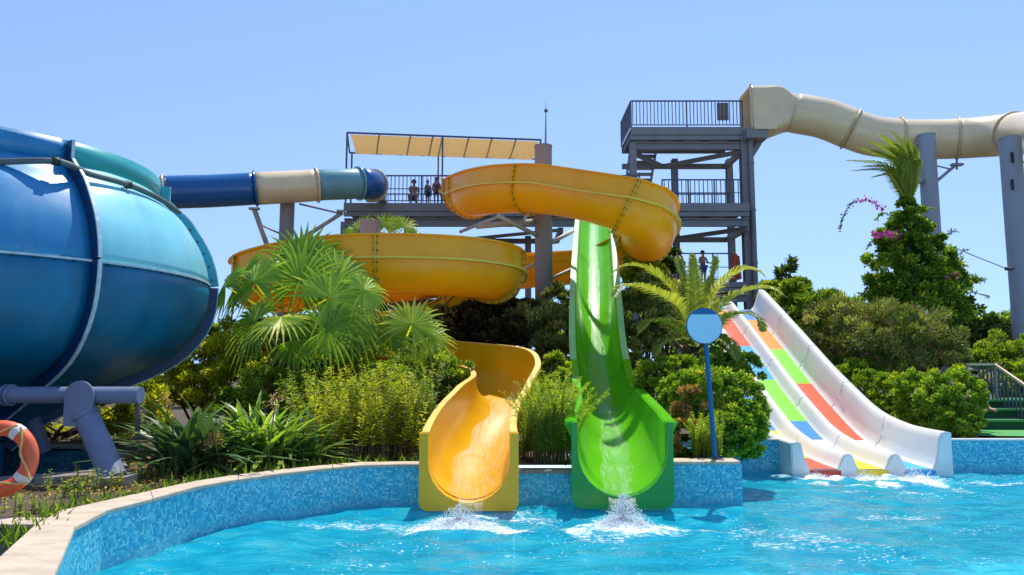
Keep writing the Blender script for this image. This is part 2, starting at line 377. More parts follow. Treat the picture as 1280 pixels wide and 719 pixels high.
M['floor_tiles'] = tilemat("light blue pool floor", [(0.0, (0.05, 0.50, 0.72)), (0.5, (0.08, 0.62, 0.82)), (1.0, (0.16, 0.72, 0.86))], 0.03, 0.4)

# ------------------------------------------------------------------ foliage helpers
def nrm(a): return a / np.maximum(np.linalg.norm(a, axis=1, keepdims=True), 1e-9)
def fast_mesh(name, V, F, mat, tint=None, smooth=False):
    me = bpy.data.meshes.new(name); k = F.shape[1]
    me.vertices.add(len(V)); me.vertices.foreach_set("co", V.astype(np.float32).ravel())
    me.loops.add(F.size); me.loops.foreach_set("vertex_index", F.astype(np.int32).ravel())
    me.polygons.add(len(F)); me.polygons.foreach_set("loop_start", np.arange(0, F.size, k, dtype=np.int32))
    if smooth: me.polygons.foreach_set("use_smooth", np.ones(len(F), dtype=bool))
    if tint is not None:
        a = me.attributes.new("tint", 'FLOAT', 'POINT'); a.data.foreach_set("value", tint.astype(np.float32))
    me.materials.append(mat); me.update(calc_edges=True); me.validate()
    return me
def leaves(name, C, A, Nn, L, W, tint, mat, fold=0.22, droop=0.12, six=False):
    n = len(C); A = nrm(A); S = nrm(np.cross(A, Nn)); N2 = np.cross(S, A)
    L = np.broadcast_to(np.asarray(L, float), (n,))[:, None]; W = np.broadcast_to(np.asarray(W, float), (n,))[:, None]
    mid = C + A * L * 0.42
    rt = mid + S * W / 2 + N2 * W * fold; lf = mid - S * W / 2 + N2 * W * fold
    tip = C + A * L - N2 * L * droop
    V = np.stack([C, rt, tip, lf], 1).reshape(-1, 3)
    b = np.arange(n)[:, None] * 4
    F = np.concatenate([b + np.array([[0, 1, 2]]), b + np.array([[0, 2, 3]])], 0)
    return fast_mesh(name, V, F, mat, np.repeat(tint, 4))
def rdir(n): return nrm(rng.normal(size=(n, 3)))
def blob_leaves(blobs, n, L, W, clump=0.2, nclump=70, flat=0.0, up=0.35, shell=0.72, tbias=0.0, low=-0.8):
    "leaves in clumps spread through the outer part of several ellipsoids; blobs: (cx,cy,cz,rx,ry,rz)"
    vol = np.array([b[3] * b[5] for b in blobs]); vol = vol / vol.sum()
    Cs, As, Ns, T = [], [], [], []
    for b, w in zip(blobs, vol):
        c = np.array(b[:3]); r = np.array(b[3:6]); nc = max(8, int(nclump * w)); m = max(40, int(n * w))
        d = rdir(nc); d[:, 2] = np.where(d[:, 2] < low, -d[:, 2], d[:, 2])
        rad = shell + (1.08 - shell) * rng.random(nc) ** 0.7
        cc = c + d * r * rad[:, None]
        ct = rng.normal(0.0, 0.17, nc)
        idx = rng.integers(0, nc, m)
        rm = r.min() * clump * (0.7 + 0.7 * rng.random(nc))
        o = rdir(m); rr = rng.random(m) ** 0.45
        p = cc[idx] + o * (rm[idx] * rr)[:, None] * np.array([1.15, 1.15, 0.85])
        a = nrm(o * 0.7 + d[idx] * 0.55 + rng.normal(size=(m, 3)) * 0.4 + np.array([0, 0, up]))
        nn = nrm(d[idx] * 0.6 + o * 0.5 + np.array([0, 0, 0.7]) + rng.normal(size=(m, 3)) * 0.35)
        Cs.append(p); As.append(a); Ns.append(nn)
        T.append(np.clip(0.42 + tbias + ct[idx] + rng.normal(0, 0.2, m), 0, 1))
    C = np.concatenate(Cs); m = len(C)
    s = 0.7 + 0.6 * rng.random(m)
    return C, np.concatenate(As), np.concatenate(Ns), L * s, W * s, np.concatenate(T)
def stems_for(blobs, base, k, r0, mat, parent, name='branches'):
    mb = MB()
    for i in range(k):
        b = blobs[rnd.randrange(len(blobs))]
        e = Vector(b[:3]) + Vector((rnd.uniform(-.7, .7) * b[3], rnd.uniform(-.7, .7) * b[4], rnd.uniform(-.2, .7) * b[5]))
        s = Vector(base) + Vector((rnd.uniform(-.12, .12), rnd.uniform(-.1, .1), 0))
        mid = s.lerp(e, 0.5) + Vector((rnd.uniform(-.1, .1), rnd.uniform(-.1, .1), rnd.uniform(0, .15)))
        mb.tube([s, mid, e], [r0, r0 * .65, r0 * .25], 5)
    return mb.build(name, mat, parent)
def bush(name, label, cat, blobs, n, L, W, mat, clump=0.22, nclump=80, group=None, flowers=None, ground=0.45, stems=9, **kw):
    cx = sum(b[0] for b in blobs) / len(blobs); cy = sum(b[1] for b in blobs) / len(blobs)
    t = thing(name, label, cat, (cx, cy, ground), group)
    C, A, Nn, l, w, ti = blob_leaves(blobs, n, L, W, clump, nclump, **kw)
    put('foliage', leaves('foliage', C, A, Nn, l, w, ti, mat), t)
    stems_for(blobs, (cx, cy, ground), stems, 0.03, M['bark'], t, 'stem')
    if flowers:
        fm, k, fl = flowers
        ks = max(4, k // 7); cc = C[rng.integers(0, len(C), ks)]
        # keep heads on the outside
        c0 = np.array([cx, cy, blobs[0][2]]); cc = cc + nrm(cc - c0) * 0.06
        p = cc[rng.integers(0, ks, k)] + rng.normal(size=(k, 3)) * fl * 0.9
        put('blossom', leaves('blossom', p, rdir(k), rdir(k), fl, fl * .9, np.full(k, .5), fm), t)
    return t
def spray(name, label, cat, base, nst, h, spread, area, ll, lw, per, mat, stemmat=None, group=None, droop=0.35, upright=0.0, lean=(0, 0), start=0.15):
    "stems fanning up from a patch, each with paired thin leaves along it"
    bx, by, bz = base
    t = thing(name, label, cat, base, group)
    mb = MB(); Cs, As, Ns, Ls, Ts = [], [], [], [], []
    for i in range(nst):
        s = np.array([bx + rng.uniform(-area[0], area[0]), by + rng.uniform(-area[1], area[1]), bz])
        hh = h * rng.uniform(.6, 1.05); th = rng.uniform(0, 2 * math.pi); sp = spread * rng.uniform(.2, 1)
        dv = np.array([math.cos(th) * sp + lean[0], math.sin(th) * sp + lean[1], 0])
        ts = np.linspace(0, 1, 6)
        pts = [s + dv * tt ** 1.6 * hh + np.array([0, 0, hh * (tt - droop * tt ** 3 * sp)]) for tt in ts]
        mb.tube([Vector(p) for p in pts], [0.006, 0.005, 0.005, 0.004, 0.003, 0.002], 3, False)
        tt = rng.uniform(start, 1.0, per); k = np.minimum((tt * 5).astype(int), 4); f = (tt * 5 - k)[:, None]
        pp = np.array(pts); c = pp[k] * (1 - f) + pp[k + 1] * f; tg = nrm(pp[k + 1] - pp[k])
        side = nrm(np.cross(tg, rdir(per)))
        Cs.append(c); As.append(nrm(side + tg * (0.55 + upright) + rng.normal(size=(per, 3)) * .15)); Ns.append(nrm(tg + np.array([0, 0, .6]) + rng.normal(size=(per, 3)) * .3))
        Ls.append(ll * rng.uniform(.6, 1.15, per) * (1.1 - .5 * tt)); Ts.append(np.clip(rng.normal(.45, .12) + rng.normal(0, .15, per) + .25 * (tt - .5), 0, 1))
    Ll = np.concatenate(Ls)
    put('foliage', leaves('foliage', np.concatenate(Cs), np.concatenate(As), np.concatenate(Ns), Ll, Ll * lw / ll, np.concatenate(Ts), mat, droop=.2), t)
    mb.build('stem', stemmat or M['twig'], t)
    return t
def blade_strip(V, F, T, path, side, nor, widths, tint, fold=0.25):
    "V-folded strip along path"
    b = len(V)
    for p, w in zip(path, widths):
        V.append(p - side * w + nor * w * fold * 2); V.append(p); V.append(p + side * w + nor * w * fold * 2)
        T += [tint] * 3
    for i in range(len(path) - 1):
        o = b + i * 3
        F.append((o, o + 1, o + 4, o + 3)); F.append((o + 1, o + 2, o + 5, o + 4))
def tint_mesh(name, V, F, T, mat):
    me = bpy.data.meshes.new(name); me.from_pydata([tuple(v) for v in V], [], F)
    a = me.attributes.new("tint", 'FLOAT', 'POINT'); a.data.foreach_set("value", T)
    me.materials.append(mat); me.update(); return me
def fan_leaf(parent, crown, hub, radius, facing, upv=None, nb=27, span=300, droop=0.3, tb=0.45):
    "one palmate frond: stalk from crown to hub, blades radiating from hub in the plane facing 'facing'"
    crown = Vector(crown); hub = Vector(hub); n = Vector(facing).normalized()
    ax = (hub - crown); ax = ax - n * ax.dot(n)
    if ax.length < .05: ax = Vector((0, 0, 1)) - n * n.z
    ax.normalize(); sd = n.cross(ax)
    V, F, T = [], [], []
    mid = crown.lerp(hub, .5) + Vector((0, 0, .08 * (hub - crown).length))
    st = [crown, crown.lerp(mid, .5) + Vector((0, 0, .02)), mid, hub]
    sdv = (hub - crown).cross(n).normalized()
    blade_strip(V, F, T, st, sdv, n, [.022, .018, .015, .012], min(1, tb + .25), .1)
    for i in range(nb):
        a = R(-span / 2 + span * (i + .5) / nb + rnd.uniform(-1.5, 1.5))
        d = ax * math.cos(a) + sd * math.sin(a)
        rr = radius * (1 - .25 * (abs(a) / math.pi) ** 2) * rnd.uniform(.9, 1.05)
        perp = n.cross(d)
        w = rr * math.tan(R(span / nb / 2)) * 1.02
        path, wd = [], []
        dr = droop * rnd.uniform(.6, 1.5)
        for tt, ww in ((0.02, .1), (.3, .31), (.52, .50), (.74, .28), (1.0, .015)):
            p = hub + d * (rr * tt) - n * (0.12 * rr * math.sin(tt * 2.2)) + Vector((0, 0, -dr * rr * max(0, tt - .45) ** 2 * 1.6))
            path.append(p); wd.append(w * ww)
        ti = min(1, max(0, tb + rnd.uniform(-.28, .16)))
        b0 = len(T)
        blade_strip(V, F, T, path, perp, n, wd, ti, .34)
        for q in range(len(T) - 3, len(T)): T[q] = min(1, ti + .3)
    return put('frond', tint_mesh('frond', V, F, T, M['blade']), parent)
def date_frond(parent, pts, ll=0.45, nl=46, tb=0.4, flat=.3, rr=0.016, mat='date', wind=(0, 0, 0), lw=.016):
    path = spline(pts, 24); V, F, T = [], [], []
    mb = []
    L = len(path) - 1; wv = Vector(wind)
    for i in range(nl):
        f = 0.12 + .88 * i / nl
        k = min(int(f * L), L - 1); q = f * L - k
        p = path[k].lerp(path[k + 1], q); t = (path[k + 1] - path[k]).normalized()
        sd = t.cross(Vector((0, 0, 1)))
        if sd.length < .15: sd = Vector((1, 0, 0))
        sd.normalize(); up = sd.cross(t)
        l = ll * (math.sin(math.pi * min(1, .18 + f * .86)) ** .6) * rnd.uniform(.85, 1.1)
        for s in (-1, 1):
            d = (sd * s * .95 + t * (.55 + .7 * f) + up * (flat + rnd.uniform(-.15, .15)) + wv).normalized()
            side = d.cross(up).normalized(); n2 = side.cross(d)
            pa = [p, p + d * l * .5, p + d * l - Vector((0, 0, l * .22))]
            blade_strip(V, F, T, pa, side, n2, [lw * .6, lw, .002], min(1, max(0, tb + rnd.uniform(-.2, .25))), .2)
    for i in range(L):                     # midrib as a flat tapering strip
        a, b = path[i], path[i + 1]; t = (b - a).normalized(); sd = t.cross(Vector((0, 0, 1)))
        if sd.length < .15: sd = Vector((1, 0, 0))
        sd.normalize(); up = sd.cross(t); w1 = rr * (1 - .8 * i / L); w2 = rr * (1 - .8 * (i + 1) / L)
        blade_strip(V, F, T, [a, b], sd, up * -1, [w1, w2], .95, .4)
    return put('frond', tint_mesh('frond', V, F, T, M[mat]), parent)

# ================================================================== SETTING: ground, pool
WT = 0.50
left_px = [(64, 719), (91, 658), (131, 637), (180, 625), (245, 607.5), (300, 598), (350, 591), (400, 585.5), (450, 581)]
edge = [G(x, y, WT) for x, y in left_px]
FY = 8.85                                             # the wall behind the two big slides
X0 = P(505, 580, FY).x; XB = P(927, 580, FY).x        # its two ends
YB = 11.5                                            # the wall set back on the right
d0 = (edge[0] - edge[1]).normalized()
near = [edge[0] + d0 * 5.5]
inner = near + edge + [Vector((X0, FY, WT)), Vector((P(535, 600, FY).x, FY, WT))]
corner = Vector((XB, FY, WT)); back = Vector((XB, YB, WT)); far_r = Vector((16, YB, WT))
poolpoly = inner + [corner, back, far_r, Vector((16, -2.5, WT))]

def poly_mesh(name, outer, holes, z, mat, kind='structure', parent=None, label=None):
    loops = [[Vector((p[0], p[1], 0)) for p in outer]] + [[Vector((p[0], p[1], 0)) for p in h] for h in holes]
    tris = tessellate_polygon(loops); vs = [v for l in loops for v in l]
    me = bpy.data.meshes.new(name); me.from_pydata([(v.x, v.y, z) for v in vs], [], [tuple(t) for t in tris])
    bm = bmesh.new(); bm.from_mesh(me)
    bmesh.ops.recalc_face_normals(bm, faces=bm.faces)
    for f in bm.faces:
        if f.normal.z < 0: f.normal_flip()
    bm.to_mesh(me); bm.free()
    me.materials.append(mat); me.update()
    o = put(name, me, parent)
    return tag(o, kind=kind) if kind else o

GZ = 0.42
# basin under the bowl and the sunken basin at lower left
basin_a = [G(-160, 563, .45), G(100, 563, .45), G(122, 572, .45), G(150, 590, .45), G(0, 602, .45), G(-160, 612, .45)]
basin_b = [G(-200, 655, WT), G(43, 655, WT), G(-2, 697, WT), G(-60, 760, WT), G(-330, 760, WT)]
def grow(poly, d):
    c = sum((Vector((p[0], p[1], 0)) for p in poly), Vector()) / len(poly)
    return [Vector((p[0], p[1], 0)) + (Vector((p[0], p[1], 0)) - c).normalized() * d for p in poly]
# offset of the pool outline outwards (left / back) for walls and coping
def offset(line, d):
    out = []
    for i, p in enumerate(line):
        a = line[max(i - 1, 0)]; b = line[min(i + 1, len(line) - 1)]
        t = (b - a); t.z = 0; t.normalize()
        n = Vector((-t.y, t.x, 0))                     # left of travel = outside
        out.append(p + n * d)
    return out
ground_outer = [Vector((-3000, -200, 0)), near[0] + Vector((-1, -3, 0))] + [Vector((p.x, p.y, 0)) for p in offset(inner[:-2], .12)] + [Vector((X0 - .05, FY + .12, 0)), Vector((X0 - .05, 12.2, 0)), Vector((XB - .12, 12.2, 0)), Vector((XB - .12, YB + .12, 0))] + [Vector((4.22, YB + .12, 0)), Vector((4.22, 14.6, 0)), Vector((6.78, 14.6, 0)), Vector((6.78, YB + .12, 0))] + [Vector((16.2, YB + .12, 0)), Vector((16.2, -60, 0)), Vector((3000, -200, 0)), Vector((3000, 4000, 0)), Vector((-3000, 4000, 0))]
ground_outer[1] = near[0] + Vector((-.2, -57, 0))

poly_mesh('ground', ground_outer, [grow(basin_a, .02), grow(basin_b, .02)], GZ, M['soil'])

# planted mound rising behind the pool
LANE = [Vector((4.22, YB + .12, 0)), Vector((4.22, 14.6, 0)), Vector((6.78, 14.6, 0)), Vector((6.78, YB + .12, 0))]
def mound():
    nx, ny = 90, 60; V = []; F = []
    for j in range(ny):
        for i in range(nx):
            x = -14 + 34 * i / (nx - 1); y = 12.0 + 24 * j / (ny - 1)
            h = 0.0
            s = min(1, max(0, (y - 12.0) / 7.0)); s = s * s * (3 - 2 * s)
            e = min(1, max(0, (x + 4.5) / 3.0)) * (1 - min(1, max(0, (x - 1.6) / 2.0)))
            h = GZ + 0.006 + s * e * 1.5 + 0.03 * math.sin(x * 3.1) * math.cos(y * 2.3) * s
            V.append((x, y, h))
    for j in range(ny - 1):
        for i in range(nx - 1):
            a = j * nx + i; 
            if not (4.0 < V[a][0] < 6.85 and V[a][1] < 14.6): F.append((a, a + 1, a + nx + 1, a + nx))
    me = bpy.data.meshes.new('planted_mound'); me.from_pydata(V, [], F); me.materials.append(M['soil'])
    for p in me.polygons: p.use_smooth = True
    tag(put('planted_mound', me), kind='structure')
mound()

# pool floor
poly_mesh('pool_floor', [Vector((p.x, p.y, 0)) for p in offset(inner, .1)] + [Vector((XB + .0, FY + .1, 0)), Vector((XB, YB + .1, 0)), Vector((16.1, YB + .1, 0)), Vector((16.1, -2.6, 0))], [], -1.15, M['floor_tiles'])
fl = bpy.data.objects['pool_floor'].data
uvl = fl.uv_layers.new(name='UVMap')
for lp in fl.loops: uvl.data[lp.index].uv = fl.vertices[lp.vertex_index].co.xy

def wall_mesh(name, line, ztops, zb, th, mat, parent=None, side=1):
    "tiled wall: line is its face; th = thickness to the outside"
    V = []; F = []; UV = []; n = len(line); off = offset(line, th * side); s = 0
    S = [0]
    for i in range(1, n): S.append(S[-1] + (line[i] - line[i - 1]).length)
    for i in range(n):
        p, q = line[i], off[i]; zt = ztops[i]
        V += [(p.x, p.y, zb), (p.x, p.y, zt), (q.x, q.y, zt), (q.x, q.y, zb)]
    for i in range(n - 1):
        a = i * 4; b = a + 4
        for k in range(3):
            F.append((a + k, b + k, b + k + 1, a + k + 1))
            UV += [(S[i], V[a + k][2] + k * .3), (S[i + 1], V[b + k][2] + k * .3), (S[i + 1], V[b + k + 1][2] + k * .3), (S[i], V[a + k + 1][2] + k * .3)]
    for a in (0, (n - 1) * 4):
        F.append((a, a + 1, a + 2, a + 3)); UV += [(0, zb), (0, V[a + 1][2]), (th, V[a + 1][2]), (th, zb)]
    me = bpy.data.meshes.new(name); me.from_pydata(V, [], F)
    u = me.uv_layers.new(name='UVMap')
    for i, c in enumerate(UV): u.data[i].uv = c
    me.materials.append(mat); me.update()
    bm = bmesh.new(); bm.from_mesh(me); bmesh.ops.recalc_face_normals(bm, faces=bm.faces); bm.to_mesh(me); bm.free()
    return put(name, me, parent)

def coping(parent, a_in, a_out, z, th, slab, mat, name='coping_slab', gap=.008):
    "slabs laid between an inner and an outer line"
    n = len(a_in)
    S = [0]
    for i in range(1, n): S.append(S[-1] + (a_in[i] - a_in[i - 1]).length)
    def at(line, s):
        for i in range(1, n):
            if s <= S[i] + 1e-6:
                f = (s - S[i - 1]) / max(1e-6, S[i] - S[i - 1]); return line[i - 1].lerp(line[i], f)
        return line[-1]
    cuts = [0.0]
    k = max(1, round(S[-1] / slab))
    cuts = [S[-1] * i / k for i in range(k + 1)]
    for i in range(k):
        s0, s1 = cuts[i] + gap / 2, cuts[i + 1] - gap / 2
        mids = [s0] + [s for s in S if s0 < s < s1] + [s1]
        dz = rnd.uniform(-.002, .002); b = .008; V = []; F = []
        for s in mids:
            p, q = at(a_in, s), at(a_out, s); w = (q - p).normalized()
            V += [(p.x, p.y, z - th + dz), (p.x, p.y, z - b + dz), (p.x + w.x * b, p.y + w.y * b, z + dz), (q.x - w.x * b, q.y - w.y * b, z + dz), (q.x, q.y, z - b + dz), (q.x, q.y, z - th + dz)]
        m = len(mids)
        for j in range(m - 1):
            for c in range(5): F.append((j * 6 + c, (j + 1) * 6 + c, (j + 1) * 6 + c + 1, j * 6 + c + 1))
        F.append((0, 1, 2, 3, 4, 5)); e = (m - 1) * 6; F.append((e + 5, e + 4, e + 3, e + 2, e + 1, e))
        me = bpy.data.meshes.new(name); me.from_pydata(V, [], F); me.materials.append(mat); me.update()
        bm = bmesh.new(); bm.from_mesh(me); bmesh.ops.recalc_face_normals(bm, faces=bm.faces); bm.to_mesh(me); bm.free()
        put(name, me, parent)

def xs_(px): return P(px, 600, FY).x
# left curving wall
lw = thing('pool_wall', 'curving blue mosaic pool wall with sandstone coping in the left foreground', 'pool wall', (edge[3].x, edge[3].y, 0))
wall_mesh('tiled_face', inner, [WT - .035] * len(inner), -1.15, .22, M['tiles'], lw)
# coping: the outer line follows the photograph's broad near part
outer_px = {0: (-2, 697), 1: (44, 655), 2: (76, 637.5), 3: (178, 615), 4: (245, 601), 5: (300, 592.5), 6: (350, 586.5), 7: (400, 581.5), 8: (450, 577.5)}
a_in = inner; a_out = [near[0] + Vector((-.62, 0.25, 0))] + [G(*outer_px[i], WT) for i in range(9)] + [Vector((X0, FY + .22, WT)), Vector((P(535, 600, FY).x, FY + .22, WT))]
a_in2 = offset(a_in, -.015)
coping(lw, a_in2, a_out, WT, .035, 1.15, M['stone'])

# front wall between and beside the slides
def xs(px): return P(px, 600, FY).x
SY0, SY1 = xs_(535), xs_(642); SG0, SG1 = xs_(720), xs_(832)
fw = thing('pool_wall', 'low blue mosaic pool wall running behind the yellow and green slide mouths', 'pool wall', (1, FY, 0))
def xs(px): return P(px, 600, FY).x
for xa, xb in ((SY1, SG0),):
    wall_mesh('tiled_face', [Vector((xa, FY, 0)), Vector((xb, FY, 0))], [.385, .385], -1.15, .22, M['tiles'], fw)
    coping(fw, [Vector((xa, FY - .015, 0)), Vector((xb, FY - .015, 0))], [Vector((xa, FY + .24, 0)), Vector((xb, FY + .24, 0))], .42, .035, .8, M['stone_shade'])  # darker stone paints shade onto this coping
for xa, xb in ((SY0 + .002, SY1 - .002), (SG0 + .002, SG1 - .002)):
    wall_mesh('tiled_face', [Vector((xa, FY, 0)), Vector((xb, FY, 0))], [-.02, -.02], -1.15, .22, M['tiles'], fw)
bw = thing('pool_wall', 'square-cornered blue mosaic wall block right of the green slide, under the round sign', 'pool wall', (2.5, FY, 0))
XB_ = XB
line = [Vector((xs(700) + .002, FY - .003, 0)), Vector((XB_ - .0, FY - .003, 0)), Vector((XB_, YB, 0))]
# a block with its own right face
def block():
    V = []; F = []; UV = []
    x0 = SG1; x1 = XB_; y0 = FY - .003; y1 = YB; zt = .495
    def quad(a, b, c, d, uv):
        k = len(V); V.extend([a, b, c, d]); F.append((k, k + 1, k + 2, k + 3)); UV.extend(uv)
    L1 = x1 - x0; L2 = y1 - y0; zb = -1.15
    quad((x0, y0, zb), (x1, y0, zb), (x1, y0, zt), (x0, y0, zt), [(0, zb), (L1, zb), (L1, zt), (0, zt)])
    quad((x1, y0, zb), (x1, y1, zb), (x1, y1, zt), (x1, y0, zt), [(L1, zb), (L1 + L2, zb), (L1 + L2, zt), (L1, zt)])
    quad((x0, y0, zt), (x1, y0, zt), (x1, y0 + .25, zt), (x0, y0 + .25, zt), [(0, 0), (L1, 0), (L1, .25), (0, .25)])
    quad((x1 - .25, y0 + .25, zt), (x1, y0 + .25, zt), (x1, y1, zt), (x1 - .25, y1, zt), [(0, 0), (.25, 0), (.25, L2), (0, L2)])
    quad((x0, y0 + .25, zb), (x0, y0, zb), (x0, y0, zt), (x0, y0 + .25, zt), [(0, zb), (.25, zb), (.25, zt), (0, zt)])
    quad((x0, y0 + .25, zt), (x1 - .25, y0 + .25, zt), (x1 - .25, y0 + .25, zb), (x0, y0 + .25, zb), [(0, zt), (L1, zt), (L1, zb), (0, zb)])
    quad((x1 - .25, y0 + .25, zt), (x1 - .25, y1, zt), (x1 - .25, y1, zb), (x1 - .25, y0 + .25, zb), [(0, zt), (L2, zt), (L2, zb), (0, zb)])
    me = bpy.data.meshes.new('tiled_face'); me.from_pydata(V, [], F)
    u = me.uv_layers.new(name='UVMap')
    for i, c in enumerate(UV): u.data[i].uv = c
    me.materials.append(M['tiles']); me.update(); put('tiled_face', me, bw)
block()
coping(bw, [Vector((xs(838), FY - .02, 0)), Vector((XB - .02, FY - .02, 0))], [Vector((xs(838), FY + .3, 0)), Vector((XB - .02, FY + .3, 0))], .53, .035, .45, M['stone'])
rw = thing('pool_wall', 'blue mosaic pool wall set back on the right, beneath the clipped hedge and green deck', 'pool wall', (8, YB, 0))
for xa, xb in ((XB + .002, 4.22), (6.78, 16)):
    wall_mesh('tiled_face', [Vector((xa, YB, 0)), Vector((xb, YB, 0))], [.50, .50], -1.15, .24, M['tiles'], rw)
    coping(rw, [Vector((xa + .01, YB - .012, 0)), Vector((xb, YB - .012, 0))], [Vector((xa + .01, YB + .10, 0)), Vector((xb, YB + .10, 0))], .526, .026, 1.2, M['white_slide'])
wall_mesh('tiled_face', [Vector((4.222, YB, 0)), Vector((6.778, YB, 0))], [-.05, -.05], -1.15, .24, M['tiles'], rw)
poly_mesh('slide_pit', [Vector((4.2, YB + .2, 0)), Vector((6.8, YB + .2, 0)), Vector((6.8, 14.8, 0)), Vector((4.2, 14.8, 0))], [], -.08, M['olive'])
# soil fill behind the front walls
def rect(x0, y0, x1, y1): return [Vector((x0, y0, 0)), Vector((x1, y0, 0)), Vector((x1, y1, 0)), Vector((x0, y1, 0))]
bed_z = GZ + .035
for r_ in (rect(X0 - .1, FY + .2, SY0, 12.3), rect(SY1, FY + .2, SG0, 12.3), rect(SG1, FY + .2, XB - .2, 12.3), rect(SY0, 10.35, SY1, 12.3), rect(SG0, 10.6, SG1, 12.3)):
    poly_mesh('planting_bed', r_, [], bed_z, M['soil'])
for r_ in (rect(SY0, FY + .2, SY1, 10.35), rect(SG0, FY + .2, SG1, 10.6)):
    poly_mesh('slide_pit', r_, [], -.06, M['olive'])
# basins on the left
def basin(poly, zt, zb, mat_wall, mat_floor, name, label, tiled):
    t = thing(name, label, 'basin', (poly[0][0], poly[0][1], zt))
    ln = [Vector((p[0], p[1], 0)) for p in poly]; ln.append(ln[0].copy())
    V = []; F = []; UV = []; s = 0
    for i in range(len(ln) - 1):
        a, b = ln[i], ln[i + 1]; L = (b - a).length; k = len(V)
        V += [(a.x, a.y, zb), (b.x, b.y, zb), (b.x, b.y, zt), (a.x, a.y, zt)]; F.append((k, k + 1, k + 2, k + 3))
        UV += [(s, zb), (s + L, zb), (s + L, zt), (s, zt)]; s += L
    me = bpy.data.meshes.new('side_wall'); me.from_pydata(V, [], F); u = me.uv_layers.new(name='UVMap')
    for i, c in enumerate(UV): u.data[i].uv = c
    me.materials.append(mat_wall); put('side_wall', me, t)
    poly_mesh('basin_floor', poly, [], zb, mat_floor, None, t)
    return t
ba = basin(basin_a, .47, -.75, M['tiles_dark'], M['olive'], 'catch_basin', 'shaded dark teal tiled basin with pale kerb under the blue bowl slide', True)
bi = [Vector((p.x, p.y, 0)) for p in basin_a]
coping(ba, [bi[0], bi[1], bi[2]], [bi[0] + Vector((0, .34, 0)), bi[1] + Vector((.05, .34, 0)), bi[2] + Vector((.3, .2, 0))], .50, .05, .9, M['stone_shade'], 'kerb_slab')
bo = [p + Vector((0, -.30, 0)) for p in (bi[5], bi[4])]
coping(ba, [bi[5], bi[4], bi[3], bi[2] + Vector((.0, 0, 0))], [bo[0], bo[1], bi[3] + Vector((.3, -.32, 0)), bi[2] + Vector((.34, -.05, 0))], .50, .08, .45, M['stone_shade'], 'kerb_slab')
bb = basin(basin_b, .47, -.45, M['olive'], M['olive'], 'empty_basin', 'sunken olive grey basin cut off by the lower left corner', False)
b1 = [Vector((p.x, p.y, 0)) for p in basin_b]
coping(bb, [b1[0], b1[1] + Vector((-.0, 0, 0))], [G(-200, 644.5, WT), G(60, 646.5, WT)], WT - .004, .04, .9, M['stone'])

# green deck and steps at right
poly_mesh('green_deck', [G(1175, 545, .5) * 1, Vector((16, YB + .1, 0)), Vector((16, 13.7, 0)), Vector((P(1180, 540, 13).x, 13.7, 0))], [], .505, M['turf'])
gd = bpy.data.objects['green_deck']; 
for v in gd.data.vertices:
    if v.co.y < YB + .2: v.co.y = YB + .102
st = thing('deck_steps', 'dark green carpeted steps rising behind the green deck at the right edge', 'steps', (P(1260, 535, 13.5).x, 13.5, .5))
sx0 = P(1222, 530, 13.4).x
for i, (z0, z1, y0) in enumerate(((.5, .675, 13.35), (.675, .85, 13.75), (.85, 1.0, 14.15))):
    mb = MB(); mb.box(((sx0 + 14) / 2, y0 + 1.2 - i * .2, (z0 + z1) / 2 - .02), (14 - sx0, 2.4 - i * .4, z1 - z0 - .03)); mb.build('riser', M['turf_dark'], st)
    mb = MB(); mb.box(((sx0 + 14) / 2, y0 - .02 + .2, z1 - .015), (14 - sx0 + .04, .46, .032)); mb.build('tread', M['turf_dark'], st)
    mb = MB(); mb.box(((sx0 + 14) / 2, y0 - .05, z1 - .012), (14 - sx0 + .04, .05, .04)); mb.build('nosing', M['turf'], st)

